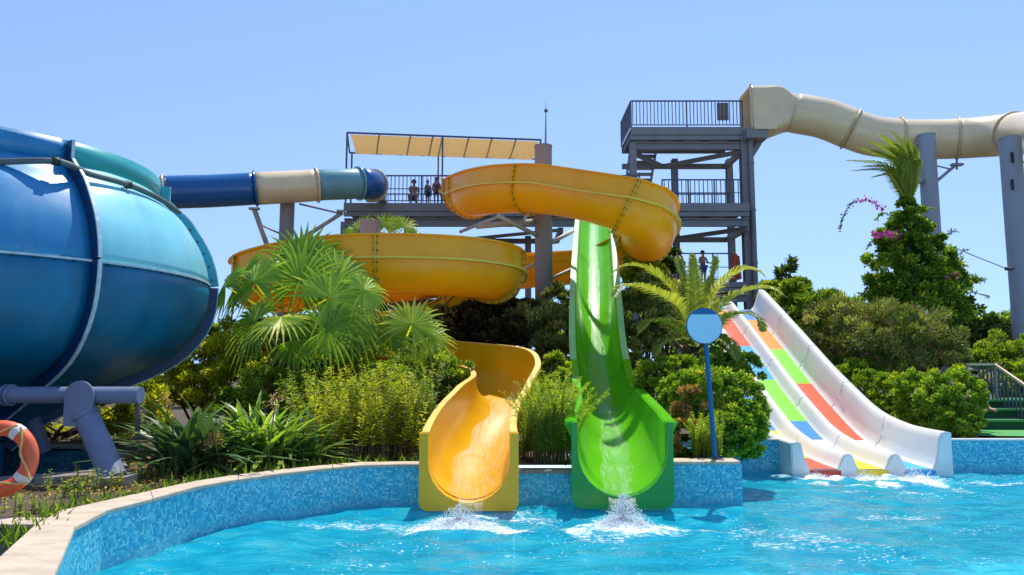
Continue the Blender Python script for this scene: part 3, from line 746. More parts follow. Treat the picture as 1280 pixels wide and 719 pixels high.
# ------------------------------------------------------------------ water
def vnoise(x, y, s, seed):
    x = x / s; y = y / s
    xi = np.floor(x).astype(np.int64); yi = np.floor(y).astype(np.int64); fx = x - xi; fy = y - yi
    fx = fx * fx * (3 - 2 * fx); fy = fy * fy * (3 - 2 * fy)
    def h(a, b):
        v = np.sin(a * 127.1 + b * 311.7 + seed * 74.7) * 43758.5453; return v - np.floor(v)
    return (h(xi, yi) * (1 - fx) + h(xi + 1, yi) * fx) * (1 - fy) + (h(xi, yi + 1) * (1 - fx) + h(xi + 1, yi + 1) * fx) * fy
exits = [(P(577, 628, 8.2).x, 7.75, .55), (P(776, 640, 7.9).x, 7.75, .6), (P(1016, 590, 11.0).x, 10.85, .5), (P(1075, 590, 11).x, 10.8, .6), (P(1135, 590, 11).x, 10.75, .7)]
def water():
    def grid(x0, x1, y0, y1, st):
        return np.arange(x0, x1, st), np.arange(y0, y1, st)
    xs_ = np.concatenate([np.arange(-5.2, 9.0, .04), np.arange(9.0, 16.0, .12)]); ys_ = np.concatenate([np.arange(-2.5, 3.2, .12), np.arange(3.2, YB + .08, .036)])
    X, Y = np.meshgrid(xs_, ys_)
    wx = X + .35 * vnoise(X, Y, .8, 9); wy = Y + .35 * vnoise(X, Y, .8, 5)
    h = np.zeros_like(X)
    for s, a, sd in ((1.3, .030, 1), (.62, .034, 2), (.30, .022, 3), (.15, .010, 4)):
        v = vnoise(wx * .8, wy * 1.25, s, sd)
        h += a * (1 - 2 * np.abs(v - .5) * 2 * .5 - .5)
    dwall = np.full_like(X, 9.0)
    foam = np.zeros_like(X)
    for ex, ey, r in exits:
        d = np.hypot((X - ex), (Y - ey))
        foam += .95 * np.exp(-(d / (r * .42)) ** 2) + .62 * np.exp(-(d / (r * 1.5)) ** 2) * np.clip(vnoise(X * 1.0, Y * 1.6, .33, 51) * 1.6 - .35, 0, 1)
        h += .05 * np.exp(-(d / (r * .6)) ** 2) * (vnoise(X, Y, .07, 21) ) + .022 * np.cos(d * 15) * np.exp(-d / 1.1)
    # drifting froth streaks
    cx_ = P(1000, 650, 6.9)
    foam += .55 * np.clip(vnoise(X * .55, Y * 1.5, .8, 31) - .48, 0, 1) * np.exp(-((X - 2.9) / 1.5) ** 2 - ((Y - 8.2) / 1.6) ** 2) * 2.2
    foam += .50 * np.clip(vnoise(X * .6, Y * 1.4, .7, 33) - .45, 0, 1) * np.exp(-((X + .9) / 1.5) ** 2 - ((Y - 6.6) / 1.2) ** 2) * 2.0
    foam += .62 * np.clip(vnoise(X * .5, Y * 1.6, .5, 36) - .5, 0, 1) * 1.4 * (vnoise(X, Y, 1.7, 44) > .45)
    foam += .5 * np.clip(vnoise(X * .5, Y * 1.3, .6, 37) - .4, 0, 1) * np.exp(-((Y - 10.5) / .4) ** 2) * (X > 4.2)
    ny, nx = X.shape
    V = np.stack([X, Y, h], -1).reshape(-1, 3)
    # keep the cells inside the pool
    cxm = (X[:-1, :-1] + X[1:, 1:]) / 2; cym = (Y[:-1, :-1] + Y[1:, 1:]) / 2
    pl = [(p.x, p.y) for p in offset(inner, .1)] + [(XB - .0, FY + .1), (XB - .0, YB + .1), (16.1, YB + .1), (16.1, -2.6)]
    ins = np.zeros(cxm.shape, bool); j = len(pl) - 1
    for i in range(len(pl)):
        xi, yi = pl[i]; xj, yj = pl[j]
        c = ((yi > cym) != (yj > cym)) & (cxm < (xj - xi) * (cym - yi) / (yj - yi + 1e-12) + xi)
        ins ^= c; j = i
    idx = np.arange(ny * nx).reshape(ny, nx)
    F = np.stack([idx[:-1, :-1], idx[:-1, 1:], idx[1:, 1:], idx[1:, :-1]], -1)[ins]
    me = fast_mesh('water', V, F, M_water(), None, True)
    a = me.attributes.new('foam', 'FLOAT', 'POINT')
    f = foam.reshape(-1)
    if len(a.data) == len(f): a.data.foreach_set('value', f.astype(np.float32))
    tag(put('water', me), kind='structure')
def M_water():
    m, nt, b = nm("pool water"); L = nt.links
    geo = N(nt, "ShaderNodeNewGeometry")
    tr = N(nt, "ShaderNodeBsdfTransparent"); tr.inputs[0].default_value = (0.36, 0.90, 0.98, 1)
    df = N(nt, "ShaderNodeBsdfDiffuse")
    mp = N(nt, "ShaderNodeMapping"); mp.inputs['Scale'].default_value = (0.8, 1.5, 1); L.new(geo.outputs[0], mp.inputs[0])
    n1 = N(nt, "ShaderNodeTexNoise"); n1.inputs['Scale'].default_value = 1.6; n1.inputs['Detail'].default_value = 6; n1.inputs['Distortion'].default_value = 1.2
    L.new(mp.outputs[0], n1.inputs[0])
    c = ramp(nt, n1.outputs[0], [(0.3, (0.0, 0.47, 0.72)), (0.55, (0.02, 0.66, 0.82)), (0.75, (0.15, 0.80, 0.88))])  # cyan mottling paints caustic-like light variation, besides turbid water
    L.new(c, df.inputs[0])
    m1 = N(nt, "ShaderNodeMixShader"); m1.inputs[0].default_value = 0.42
    L.new(tr.outputs[0], m1.inputs[1]); L.new(df.outputs[0], m1.inputs[2])
    gl = N(nt, "ShaderNodeBsdfGlossy"); gl.inputs['Roughness'].default_value = 0.04
    bn = N(nt, "ShaderNodeTexNoise"); bn.inputs['Scale'].default_value = 11; bn.inputs['Detail'].default_value = 4; L.new(mp.outputs[0], bn.inputs[0])
    bp = N(nt, "ShaderNodeBump"); bp.inputs['Strength'].default_value = 0.5; bp.inputs['Distance'].default_value = 0.03; L.new(bn.outputs[0], bp.inputs['Height'])
    L.new(bp.outputs[0], gl.inputs['Normal']); 
    fr = N(nt, "ShaderNodeFresnel"); fr.inputs[0].default_value = 1.33; L.new(bp.outputs[0], fr.inputs['Normal'])
    m2 = N(nt, "ShaderNodeMixShader"); L.new(fr.outputs[0], m2.inputs[0]); L.new(m1.outputs[0], m2.inputs[1]); L.new(gl.outputs[0], m2.inputs[2])
    # froth where the attribute is dense
    at = N(nt, "ShaderNodeAttribute"); at.attribute_name = 'foam'
    fn = N(nt, "ShaderNodeTexNoise"); fn.inputs['Scale'].default_value = 17; fn.inputs['Detail'].default_value = 8; fn.inputs['Roughness'].default_value = 0.75; L.new(mp.outputs[0], fn.inputs[0])
    ad = N(nt, "ShaderNodeMath", operation='MULTIPLY_ADD'); L.new(at.outputs['Fac'], ad.inputs[0]); ad.inputs[1].default_value = 0.5; L.new(fn.outputs[0], ad.inputs[2])
    mr = N(nt, "ShaderNodeMapRange"); mr.inputs[1].default_value = 0.72; mr.inputs[2].default_value = 0.90; mr.inputs[4].default_value = .92; L.new(ad.outputs[0], mr.inputs[0])
    k1 = N(nt, "ShaderNodeTexNoise"); k1.inputs['Scale'].default_value = 34; k1.inputs['Detail'].default_value = 3; L.new(mp.outputs[0], k1.inputs[0])  # sun sparkle painted as scattered white flecks, separate from the froth
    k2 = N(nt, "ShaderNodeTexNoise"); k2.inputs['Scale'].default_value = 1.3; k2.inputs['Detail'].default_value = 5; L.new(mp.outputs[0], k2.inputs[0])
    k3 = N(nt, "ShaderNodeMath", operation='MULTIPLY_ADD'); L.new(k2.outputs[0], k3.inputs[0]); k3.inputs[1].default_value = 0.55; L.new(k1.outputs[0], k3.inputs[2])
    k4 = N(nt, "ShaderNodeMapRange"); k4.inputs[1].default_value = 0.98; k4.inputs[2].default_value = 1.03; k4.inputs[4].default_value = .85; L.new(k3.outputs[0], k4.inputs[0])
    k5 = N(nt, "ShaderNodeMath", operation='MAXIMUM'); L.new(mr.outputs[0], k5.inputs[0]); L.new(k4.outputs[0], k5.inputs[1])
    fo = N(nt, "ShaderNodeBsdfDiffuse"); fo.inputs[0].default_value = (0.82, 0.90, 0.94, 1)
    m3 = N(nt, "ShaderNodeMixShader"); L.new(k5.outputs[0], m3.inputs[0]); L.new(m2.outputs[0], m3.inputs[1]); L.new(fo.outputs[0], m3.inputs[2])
    L.new(m3.outputs[0], nt.nodes["Material Output"].inputs[0])
    return m
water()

# ================================================================== BLUE BOWL SLIDE
def bowl():
    C = Vector((-7.5, 9.96, 0))
    t = thing('bowl_slide', 'huge glossy blue and turquoise fibreglass bowl slide at the left edge', 'bowl slide', (C.x, C.y, .45))
    up = [(2.24, 4.20), (2.30, 4.10), (2.42, 3.98), (2.58, 3.84), (2.72, 3.64), (2.87, 3.38), (2.96, 3.12), (3.0, 2.90)]
    lo = [(3.0, 2.90), (2.99, 2.62), (2.94, 2.38), (2.80, 2.10), (2.55, 1.84), (2.25, 1.66), (1.91, 1.50), (1.5, 1.30), (1.08, 1.10), (.7, .86), (.45, .6)]
    def rings(prof, k): 
        return [(p[0], p[1]) for p in spline([Vector((a, 0, b)) for a, b in prof], k) for p in [(p.x, p.z)]]
    upr, lor = rings(up, 16), rings(lo, 22)
    def at(r, z, a): return Vector((C.x + r * math.cos(a), C.y + r * math.sin(a), z))
    def shell(prof, a0, a1, n, th=.03):
        mb = MB(); V = []; F = []; m = len(prof)
        for i in range(n + 1):
            a = a0 + (a1 - a0) * i / n
            for r, z in prof: V.append(at(r, z, a))
        for i in range(n):
            for k in range(m - 1): F.append((i * m + k, (i + 1) * m + k, (i + 1) * m + k + 1, i * m + k + 1))
        return mb.add(V, F, True)
    for k in range(6):
        a0 = R(-91.5 + 60 * k); a1 = a0 + R(60)
        teal = k % 2 == 1
        m1 = M['bowl_teal'] if teal else M['bowl_blue']; fl_ = M['teal_flange'] if teal else M['bowl_flange']
        s = shell(upr, a0, a1, 26).build('upper_shell', m1, t, 'turquoise upper shell panel' if teal else 'deep blue upper shell panel', None)
        md = s.modifiers.new('thickness', 'SOLIDIFY'); md.thickness = .03; md.offset = -1
        s = shell([(2.24, 4.48), (2.24, 4.34), (2.24, 4.20)], a0, a1, 26).build('rim_panel', M['bowl_rim'] if teal else M['bowl_blue'], t, None, None)
        md = s.modifiers.new('thickness', 'SOLIDIFY'); md.thickness = .035; md.offset = -1
        s = shell(lor, a0, a1, 26).build('lower_shell', M['bowl_low'], t, None, None)
        md = s.modifiers.new('thickness', 'SOLIDIFY'); md.thickness = .03; md.offset = -1
        # radial flange pair at a1
        full = [(2.24, 4.46)] + upr + lor[1:]
        for side, mt in ((-1, fl_), (1, M['bowl_flange'] if teal else M['teal_flange'])):
            for part_, mt2 in ((0, mt), (1, M['bowl_flange'])):
                prof = full[:len(upr) + 1] if part_ == 0 else full[len(upr):]
                mb = MB(); V = []; F = []
                da = side * .0085
                for i, (r, z) in enumerate(prof):
                    aa = prof[max(i - 1, 0)]; bb_ = prof[min(i + 1, len(prof) - 1)]
                    tx, tz = bb_[0] - aa[0], bb_[1] - aa[1]; l = math.hypot(tx, tz); nx, nz = -tz / l, tx / l
                    if nx * 1 + 0 < 0 and r > 1: nx, nz = (nx, nz)
                    nx, nz = (-tz / l, tx / l)
                    w = .165
                    for q, da2 in ((0, 0), (w, 0), (w, da), (0, da)):
                        V.append(at(r + nx * q, z + nz * q, a1 + da2))
                for i in range(len(prof) - 1):
                    for c in range(4): F.append((i * 4 + c, (i + 1) * 4 + c, (i + 1) * 4 + (c + 1) % 4, i * 4 + (c + 1) % 4))
                mb.add(V, F); fo = mb.build('joint_flange', mt2, t)
                if side == 1:      # pale edge laminate
                    mb = MB(); V = []; F = []
                    for i, (r, z) in enumerate(prof):
                        aa = prof[max(i - 1, 0)]; bb_ = prof[min(i + 1, len(prof) - 1)]
                        tx, tz = bb_[0] - aa[0], bb_[1] - aa[1]; l = math.hypot(tx, tz); nx, nz = -tz / l, tx / l
                        for q, d2 in ((.167, -.007), (.186, -.007), (.186, .007), (.167, .007)): V.append(at(r + nx * q, z + nz * q, a1 + d2))
                    for i in range(len(prof) - 1):
                        for c in range(4): F.append((i * 4 + c, (i + 1) * 4 + c, (i + 1) * 4 + (c + 1) % 4, i * 4 + (c + 1) % 4))
                    mb.add(V, F); mb.build('edge_strip', M['pale_edge'], fo)
                # bolts
                mb = MB(); acc = 0
                for i in range(1, len(prof)):
                    acc += math.hypot(prof[i][0] - prof[i - 1][0], prof[i][1] - prof[i - 1][1])
                    if acc > .19:
                        acc = 0; r, z = prof[i]; aa = prof[i - 1]
                        tx, tz = r - aa[0], z - aa[1]; l = math.hypot(tx, tz); nx, nz = -tz / l, tx / l
                        p = at(r + nx * .09, z + nz * .09, a1 + da)
                        tg = Vector((-math.sin(a1), math.cos(a1), 0)) * side
                        mb.tube([p, p + tg * .022], .014, 6)
                if mb.v: tag(mb.build('bolts', M['bolt'], fo, None, None), kind='stuff')
    # equator flange
    mb = MB(); V = []; F = []; n = 150
    for i in range(n):
        a = 2 * math.pi * i / n
        for r, z in ((2.99, 2.885), (3.045, 2.885), (3.045, 2.912), (2.99, 2.912)): V.append(at(r, z, a))
    for i in range(n):
        j = (i + 1) % n
        for c in range(4): F.append((i * 4 + c, j * 4 + c, j * 4 + (c + 1) % 4, i * 4 + (c + 1) % 4))
    mb.add(V, F); mb.build('equator_flange', M['pale_edge'], t)
    mb = MB()
    for i in range(96):
        a = 2 * math.pi * (i + .5) / 96; p = at(3.03, 2.885, a); mb.tube([p, p - Vector((0, 0, .018))], .012, 6)
    tag(mb.build('equator_bolts', M['bolt'], t, None, None), kind='stuff')
    # lower rib seen as a slightly raised vertical joint
    for k in range(6):
        a = R(-91.5 + 60 * k + 36)
        mb = MB(); mb.tube([at(r + .004, z, a) for r, z in lor[:15]], .02, 6); mb.build('stiffening_rib', M['bowl_low'], t)
    # outlet under the bowl
    mb = MB(); mb.tube([C + Vector((0, 0, .9)), C + Vector((0, 0, .1))], .5, 24); mb.build('outlet', M['bowl_low'], t)
    # hose round the top
    hp = [P(-120, 204, 7.6), P(-20, 203, 8.0), P(70, 202, 8.35), P(110, 217, 8.75), P(160, 231, 9.35), P(200, 249, 10.05), P(224, 266, 10.7)]
    h = thing('water_hose', 'dark grey green feed hose running round the top of the blue bowl', 'hose', hp[2])
    MB().tube(spline(hp, 40), .038, 10).build('pipe', M['hose'], h)
    a, b = P(163, 229, 9.35), P(152, 246, 9.42)
    MB().tube([a, b], .008, 6).build('stay_rod', M['hose'], h)
    for p in (hp[2], hp[4]): MB().tube([p + Vector((-.03, -.03, .0)), p + Vector((.03, .03, -.0))], .052, 10).build('clamp', M['bolt'], h)
    # support frame
    f = thing('bowl_support', 'lilac grey tubular steel frame carrying the blue bowl above the basin', 'support frame', (P(135, 597, 7.75).x, 7.75, .45))
    Yp = 8.0
    MB().tube([P(-160, 494, Yp), P(176, 494, Yp)], .093, 18).build('ring_beam', M['leg'], f)
    for px in (8, 14): MB().tube([P(px, 494, Yp) + Vector((-.012, 0, 0)), P(px, 494, Yp) + Vector((.012, 0, 0))], .12, 18).build('pipe_flange', M['leg'], f)
    mb = MB(); c = P(99, 500, Yp - .13)       # gusset plate with rounded top
    V = []
    pts = [(math.cos(R(a)) * .155, .05 + math.sin(R(a)) * .155) for a in range(0, 181, 15)] + [(-.155, -.28), (.145, -.28)]
    for y in (-.012, .012):
        for x, z in pts: V.append(c + Vector((x, y, z)))
    n = len(pts); mb.add(V, [tuple(range(n)), tuple(range(2 * n - 1, n - 1, -1))] + [((i + 1) % n, i, n + i, n + (i + 1) % n) for i in range(n)])
    mb.build('gusset_plate', M['leg'], f)
    MB().tube([P(99, 500, Yp), P(108, 520, Yp - .03), P(143, 600, 7.72)], .128, 20).build('leg', M['leg'], f)
    MB().tube([P(106, 517, Yp - .03) , P(108, 521, Yp - .03)], .15, 20).build('leg_collar', M['leg'], f)
    MB().tube([P(30, 500, 10.2), P(52, 566, 10.35)], .125, 16).build('leg', M['leg'], f)
    MB().tube([P(172, 488, Yp + .05), P(172, 540, Yp + .05)], .028, 8).build('drop_pipe', M['steel_dark'], f)
    mb = MB(); mb.tube([P(143, 600, 7.72) + Vector((0, 0, .05)), P(143, 600, 7.72) + Vector((0, 0, -.1))], .22, 16); mb.build('foot_pad', M['stone_shade'], f)
bowl()

# ================================================================== TUBE SLIDES
def tube_slide(name, label, segs, Rf, flange_mat, ftop=None):
    "segs: list of (points, radius, material, part label)"
    t = thing(name, label, 'tube slide', segs[0][0][0])
    allp = [segs[0][0][0]]
    for sg_ in segs: allp += sg_[0][1:]
    fine = spline(allp, 60 * len(segs) + 1)
    cuts = [0] + [min(range(len(fine)), key=lambda k: (fine[k] - sg_[0][-1]).length) for sg_ in segs]
    for i, (pts, r, mt, lb) in enumerate(segs):
        part_ = fine[cuts[i]:cuts[i + 1] + 1]
        path = part_[::4] + ([part_[-1]] if (len(part_) - 1) % 4 else [])
        o = MB().tube(path, r, 30, False).build('tube_section', mt, t, lb, None)
        md = o.modifiers.new('thickness', 'SOLIDIFY'); md.thickness = .03; md.offset = -1
        # side seams (upper and lower half shells bolted together)
        for sgn in (-1, 1):
            mb = MB(); pp = []
            for k in range(len(path)):
                tt = (path[min(k + 1, len(path) - 1)] - path[max(k - 1, 0)]).normalized(); l = tt.cross(Vector((0, 0, 1))).normalized()
                pp.append(path[k] + l * sgn * (r + .015))
            for k in range(len(pp) - 1): mb.bar(pp[k], pp[k + 1], .04, .03)
            mb.build('seam_flange', mt, t)
        for e, (p, q) in enumerate(((path[-1], path[-2]),)):
            d = (p - q).normalized()
            o = MB().tube([p - d * .03, p + d * .03], r + Rf, 30).build('ring_flange', flange_mat[i] if isinstance(flange_mat, list) else flange_mat, t, None, None)
            # bolt heads
            mb = MB(); u = d.cross(Vector((0, 0, 1))).normalized(); w = u.cross(d)
            for k in range(22):
                a = 2 * math.pi * k / 22; c = p + (u * math.cos(a) + w * math.sin(a)) * (r + Rf * .55)
                mb.tube([c - d * .042, c + d * .042], .014, 5)
            tag(mb.build('ring_bolts', M['galv'] if mt != M['tube_blue'] else M['bolt'], o, None, None), kind='stuff')
    return t
A = [P(205, 241, 23.2), P(262, 239, 23.6), P(318, 236, 24.0)]
B = [P(318, 236, 24.0), P(358, 234, 24.4), P(397, 231.5, 24.8)]
Cc = [P(397, 231.5, 24.8), P(425, 230.5, 25.1), P(449, 229.5, 25.5)]
D_ = [P(449, 229.5, 25.5), P(459, 230, 25.8), P(466, 232, 26.3)]
Z0 = [Vector((-8.3, 12.6, 3.9)), P(60, 300, 16), P(110, 265, 20), P(165, 246, 22.6), P(205, 241, 23.2)]
tube_slide('tube_slide', 'straight blue, cream and teal tube slide between blue bowl and tower deck',
    [(Z0, .52, M['tube_cream'], 'cream tube bend behind the bowl'), (A, .52, M['tube_blue'], 'dark blue tube'), (B, .53, M['tube_cream'], 'cream tube'), (Cc, .52, M['tube_teal'], 'grey teal tube'), (D_, .52, M['tube_blue'], 'blue tube elbow')],
    .1, [M['tube_cream'], M['tube_blue'], M['tube_cream'], M['tube_teal'], M['tube_cream']])
t = thing('slide_entry', 'flat teal entry panel joining the blue tube elbow to the deck railing', 'slide entry', P(476, 250, 27))
mb = MB(); mb.box(P(478, 236, 27.1), (.32, .6, 1.0), bev=.04); mb.build('side_panel', M['tube_teal'], t)
mb = MB(); mb.box(P(468, 249, 27.1), (.7, .8, .08)); mb.build('entry_floor', M['tube_teal'], t)

# column and struts below the blue tube
def column(px, ytop, Y, dia, mat, label, cap=True, zb=.3, group=None, n=24, lean=None, marks=None):
    top = P(px, ytop, Y); b = Vector((top.x, top.y, zb))
    t = thing('support_column', label, 'column', b, group)
    MB().tube([b, top], dia / 2, n).build('shaft', mat, t)
    MB().tube([top - Vector((0, 0, .03)), top + Vector((0, 0, .012))], dia / 2 + .012, n).build('cap', mat, t)
    MB().tube([b, b + Vector((0, 0, .2))], dia / 2 + .1, n).build('base_flange', mat, t)
    return t, top
COLG = 'columns carrying the slides'
t, top = column(359.5, 249, 24.9, .50, M['post'], 'round brown grey column under the cream tube, rising behind the fan palm', group=COLG)
def brace(t, a, b, w=.07, mat='galv', name='strut'): MB().tube([a, b], w / 2 if w > .05 else w, 8).build(name, M[mat], t)
brace(t, P(318, 262, 24.0), P(342, 330, 24.7), .17); brace(t, P(325, 281, 24.3), P(352, 293, 24.8), .07)
brace(t, P(374, 255, 24.9), P(425, 267, 25.2), .07); brace(t, P(370, 303, 24.9), P(428, 266, 25.3), .15)
mb = MB(); mb.box(P(318, 261, 24.0), (.34, .16, .07)); mb.build('saddle_plate', M['galv'], t); mb = MB(); mb.box(P(426, 264, 25.2), (.26, .16, .07)); mb.build('saddle_plate', M['galv'], t)

# ivory tube slide at right
t = thing('entry_box', 'square ivory entry box of the big tube slide on the top tower deck', 'slide entry', P(944, 165, 28))
def box_entry():
    a, b = P(930, 111, 28), P(950, 166, 28)
    w = P(962, 140, 28).x - a.x; h = a.z - b.z
    mb = MB(); a = a + Vector((.12, 0, 0)); c = Vector((a.x + w / 2, 28.3, (a.z + b.z) / 2)); 
    # hollow box, open toward the deck on the left
    V = []; F = []; pa = spline([c - Vector((w / 2, 0, 0)), c + Vector((w * .1, 0, 0)), P(976, 140, 28.2), P(992, 141.5, 28)], 16)
    for i, p_ in enumerate(pa):
        f = max(0, (i - 7) / 8); f = f * f * (3 - 2 * f); ex = 2 + 12 * (1 - f) ** 2; hh = h / 2 * (1 - f) + .755 * f; ww = .76
        for k in range(48):
            an = 2 * math.pi * (k + .5) / 48; cs_, sn_ = math.cos(an), math.sin(an); q_ = (abs(cs_) ** ex + abs(sn_) ** ex) ** (-1 / ex)
            V.append(p_ + Vector((0, ww * q_ * cs_, hh * q_ * sn_)))
    for i in range(15):
        for k in range(48): F.append((i * 48 + k, i * 48 + (k + 1) % 48, (i + 1) * 48 + (k + 1) % 48, (i + 1) * 48 + k))
    mb.add(V, F, True)
    o_ = mb.build('box_shell', M['tube_ivory'], t); md_ = o_.modifiers.new('thickness', 'SOLIDIFY'); md_.thickness = .04; md_.offset = -1
    mb = MB(); mb.box((c.x + .02, c.y - .79, c.z - h / 2 + .2), (w - .1, .04, .42)); mb.build('base_panel', M['tube_ivory'], t)
    mb = MB(); mb.box((c.x - w / 2 - .02, c.y - .75, c.z), (.04, .12, h + .02)); mb.build('edge_frame', M['ivory_ring'], t)
box_entry()
I1 = [P(962.5, 138.5, 28.25), P(976, 139.5, 28.2), P(992, 141.5, 28)]
I2 = [P(992, 141.5, 28), P(1030, 148.5, 27.7), P(1064, 161.5, 27.4)]
I3 = [P(1064, 161.5, 27.4), P(1090, 170, 27.3), P(1122, 173.5, 27.2)]
I4 = [P(1122, 173.5, 27.2), P(1160, 174.5, 27.1), P(1198, 173.5, 26.8)]
I5 = [P(1198, 173.5, 26.8), P(1235, 171, 26.2), P(1268, 168, 25.2)]
I6 = [P(1268, 168, 25.2), P(1300, 165, 23.6), P(1330, 162, 21.5)]
I7 = [P(1330, 162, 21.5), P(1370, 160, 19.5), P(1420, 160, 18.5)]
tube_slide('tube_slide', 'big ivory tube slide sweeping from the top deck to the right edge',
    [(I2, .75, M['tube_ivory'], None), (I3, .74, M['tube_ivory'], None), (I4, .73, M['tube_ivory'], None), (I5, .73, M['tube_ivory'], None), (I6, .73, M['tube_ivory'], None), (I7, .73, M['tube_ivory'], None)], .09, M['ivory_ring'])
t, top = column(1157.5, 169, 26.1, .60, M['post_grey'], 'grey round column before the ivory tube, rising out of the bougainvillea', group=COLG)
t.rotation_euler = (0, 0, 0)
brace(t, P(1168, 229, 26.1), P(1193, 208, 26.5), .12, 'post_grey'); brace(t, P(1165, 206, 26.1), P(1190, 212, 26.5), .06, 'post_grey'); brace(t, P(1196, 198, 26.7), P(1196, 212, 26.7), .08, 'post_grey')
mb = MB(); mb.box(P(1196, 206, 26.7), (.42, .2, .08)); mb.build('saddle_plate', M['post_grey'], t)
brace(t, P(1150, 226, 26.1), P(1128, 217, 26.5), .14, 'post_grey'); brace(t, P(1148, 225, 26.0), P(1151, 228, 26.0), .3, 'post_grey', 'pipe_clamp'); brace(t, P(1150, 178, 26.1), P(1134, 184, 26.6), .07, 'post_grey')
t, top = column(1262, 173, 22.5, .62, M['post_grey'], 'thick grey column with rusty slots at the right edge', group=COLG)
for py in (197, 231):
    mb = MB(); mb.box(P(1265.5, py, 22.5 - .312), (.09, .02, .34)); mb.build('bolt_slot', M['bolt'], t)
brace(t, P(1272, 250, 22.5), P(1290, 240, 23), .12, 'post_grey'); brace(t, P(1270, 205, 22.5), P(1290, 200, 23), .08, 'post_grey'); brace(t, P(1270, 268, 22.5), P(1288, 268, 23), .12, 'post_grey')
MB().tube([P(1257, 336, 22.2), P(1266, 336, 22.2)], .06, 8).build('wire_bracket', M['steel_dark'], t)
w = thing('guy_wire', 'thin dark wire running from the bougainvillea to the right column', 'wire', P(1257, 335, 22.2))
MB().tube([P(1170, 300, 21.5), P(1214, 318.5, 21.9), P(1258, 336, 22.2)], .014, 5).build('cable', M['bolt'], w)

# ================================================================== SLIDE TOWER
def railing(parent, a, b, h=1.1, sp=.16, posts=None, mid=False, mat='rail', bar=.022, name='railing'):
    a, b = Vector(a), Vector(b); L = (b - a).length; d = (b - a) / L
    mb = MB(); up = Vector((0, 0, 1))
    mb.bar(a + up * h, b + up * h, .05, .05); mb.bar(a + up * .09, b + up * .09, .035, .035)
    if mid: mb.bar(a + up * h * .52, b + up * h * .52, .03, .03)
    n = posts or max(1, round(L / 1.9))
    for i in range(n + 1):
        p = a + d * (L * i / n); mb.bar(p, p + up * h, .05, .05, Vector((0, 1, 0)))
    o = mb.build(name, M[mat], parent)
    k = max(1, round(L / sp)); bal = MB(); bal.bar((0, 0, .1), (0, 0, h - .03), bar, bar, Vector((0, 1, 0))); me = bal.mesh('baluster', M[mat])
    for i in range(k):
        p = a + d * (L * (i + .5) / k)
        put('baluster', me, o, p)
    return o
LZ = 7.86; TZ = P(860, 159, 28).z; BZ = 4.85
Yl = 27.3
tw = thing('slide_tower', 'grey steel slide tower with decks, railings and stairs behind the slides', 'tower', (6.9, 29.3, 1.0))
def X_(px, Y, py=250): return P(px, py, Y).x
xl, xr = X_(430, Yl), X_(929, 28)
xt0, xt1 = X_(789, 28, 160), X_(929, 28, 160)
# long deck
def deck(x0, x1, y0, y1, z, stubs, ftop=.32):
    mb = MB(); mb.box(((x0 + x1) / 2, (y0 + y1) / 2, z - .03), (x1 - x0, y1 - y0 - .1, .05)); mb.build('deck_plate', M['steel'], tw)
    mb = MB(); mb.box(((x0 + x1) / 2, y0, z - ftop / 2), (x1 - x0, .06, ftop)); mb.build('fascia', M['steel'], tw)
    mb = MB(); mb.box(((x0 + x1) / 2, y0 + .05, z - ftop - .11), (x1 - x0, .10, .17)); mb.build('edge_beam', M['steel'], tw)
    mb = MB(); yy = y0 + .18
    for dz, hh in ((-.28, .04), (-.54, .04)): mb.box(((x0 + x1) / 2, yy, z - ftop + dz), (x1 - x0, .24, hh))
    mb.box(((x0 + x1) / 2, yy, z - ftop - .41), (x1 - x0, .05, .25)); mb.build('main_beam', M['steel'], tw)
    mb = MB(); yy = y1 - .18; mb.box(((x0 + x1) / 2, yy, z - .2), (x1 - x0, .1, .26)); mb.build('main_beam', M['steel'], tw)
    k = max(2, round((x1 - x0) / 1.1))
    jm = MB(); jm.box((0, 0, 0), (.09, y1 - y0 - .5, .22)); me = jm.mesh('joist', M['steel_dark'])
    for i in range(k + 1): put('joist', me, tw, (x0 + .1 + (x1 - x0 - .2) * i / k, (y0 + y1) / 2, z - .2))
deck(xl, xr, Yl, Yl + 3.1, LZ, 5)
deck(xt0, xt1, 28, 30.7, TZ, 3)
# deck bracket under the ivory box
mb = MB(); a = P(929, 170, 28); mb.box((a.x + .42, 28.4, a.z), (.84, 1.7, .42)); mb.build('bracket', M['steel'], tw)
mb = MB(); mb.bar(P(948, 180, 28.2), P(938, 196, 28.2), .25, .2); mb.build('bracket_strut', M['steel'], tw)
# columns
def hcol(px, py, Y, zt, zb=1.2, w=.26):
    p = P(px, py, Y); mb = MB()
    mb.box((p.x, Y - w / 2 + .012, (zt + zb) / 2), (w, .024, zt - zb)); mb.box((p.x, Y + w / 2 - .012, (zt + zb) / 2), (w, .024, zt - zb)); mb.box((p.x, Y, (zt + zb) / 2), (.03, w - .05, zt - zb))
    mb.build('column', M['steel'], tw)
fz = .6
hcol(431, 275, Yl + .25, LZ - .7); hcol(615, 290, Yl + 2.8, LZ - .8); hcol(660, 290, Yl + 2.8, LZ - .8); hcol(520, 290, Yl + 2.8, LZ - .8)
hcol(791, 200, 28.2, TZ - fz); hcol(843.5, 230, 30.5, TZ - fz); hcol(912, 230, 30.5, TZ - fz)
hcol(932, 230, 28.25, TZ - fz + .35, w=.36); 
t_ = P(939.5, 230, 28.0); MB().tube([Vector((t_.x, 27.95, 1.2)), Vector((t_.x, 27.95, TZ - .55))], .10, 14).build('drain_pipe', M['steel'], tw)
for z in (3.6, 5.6, 7.7, 9.6): MB().tube([Vector((t_.x, 27.95, z)), Vector((t_.x, 27.95, z + .06))], .125, 14).build('pipe_collar', M['steel'], tw)
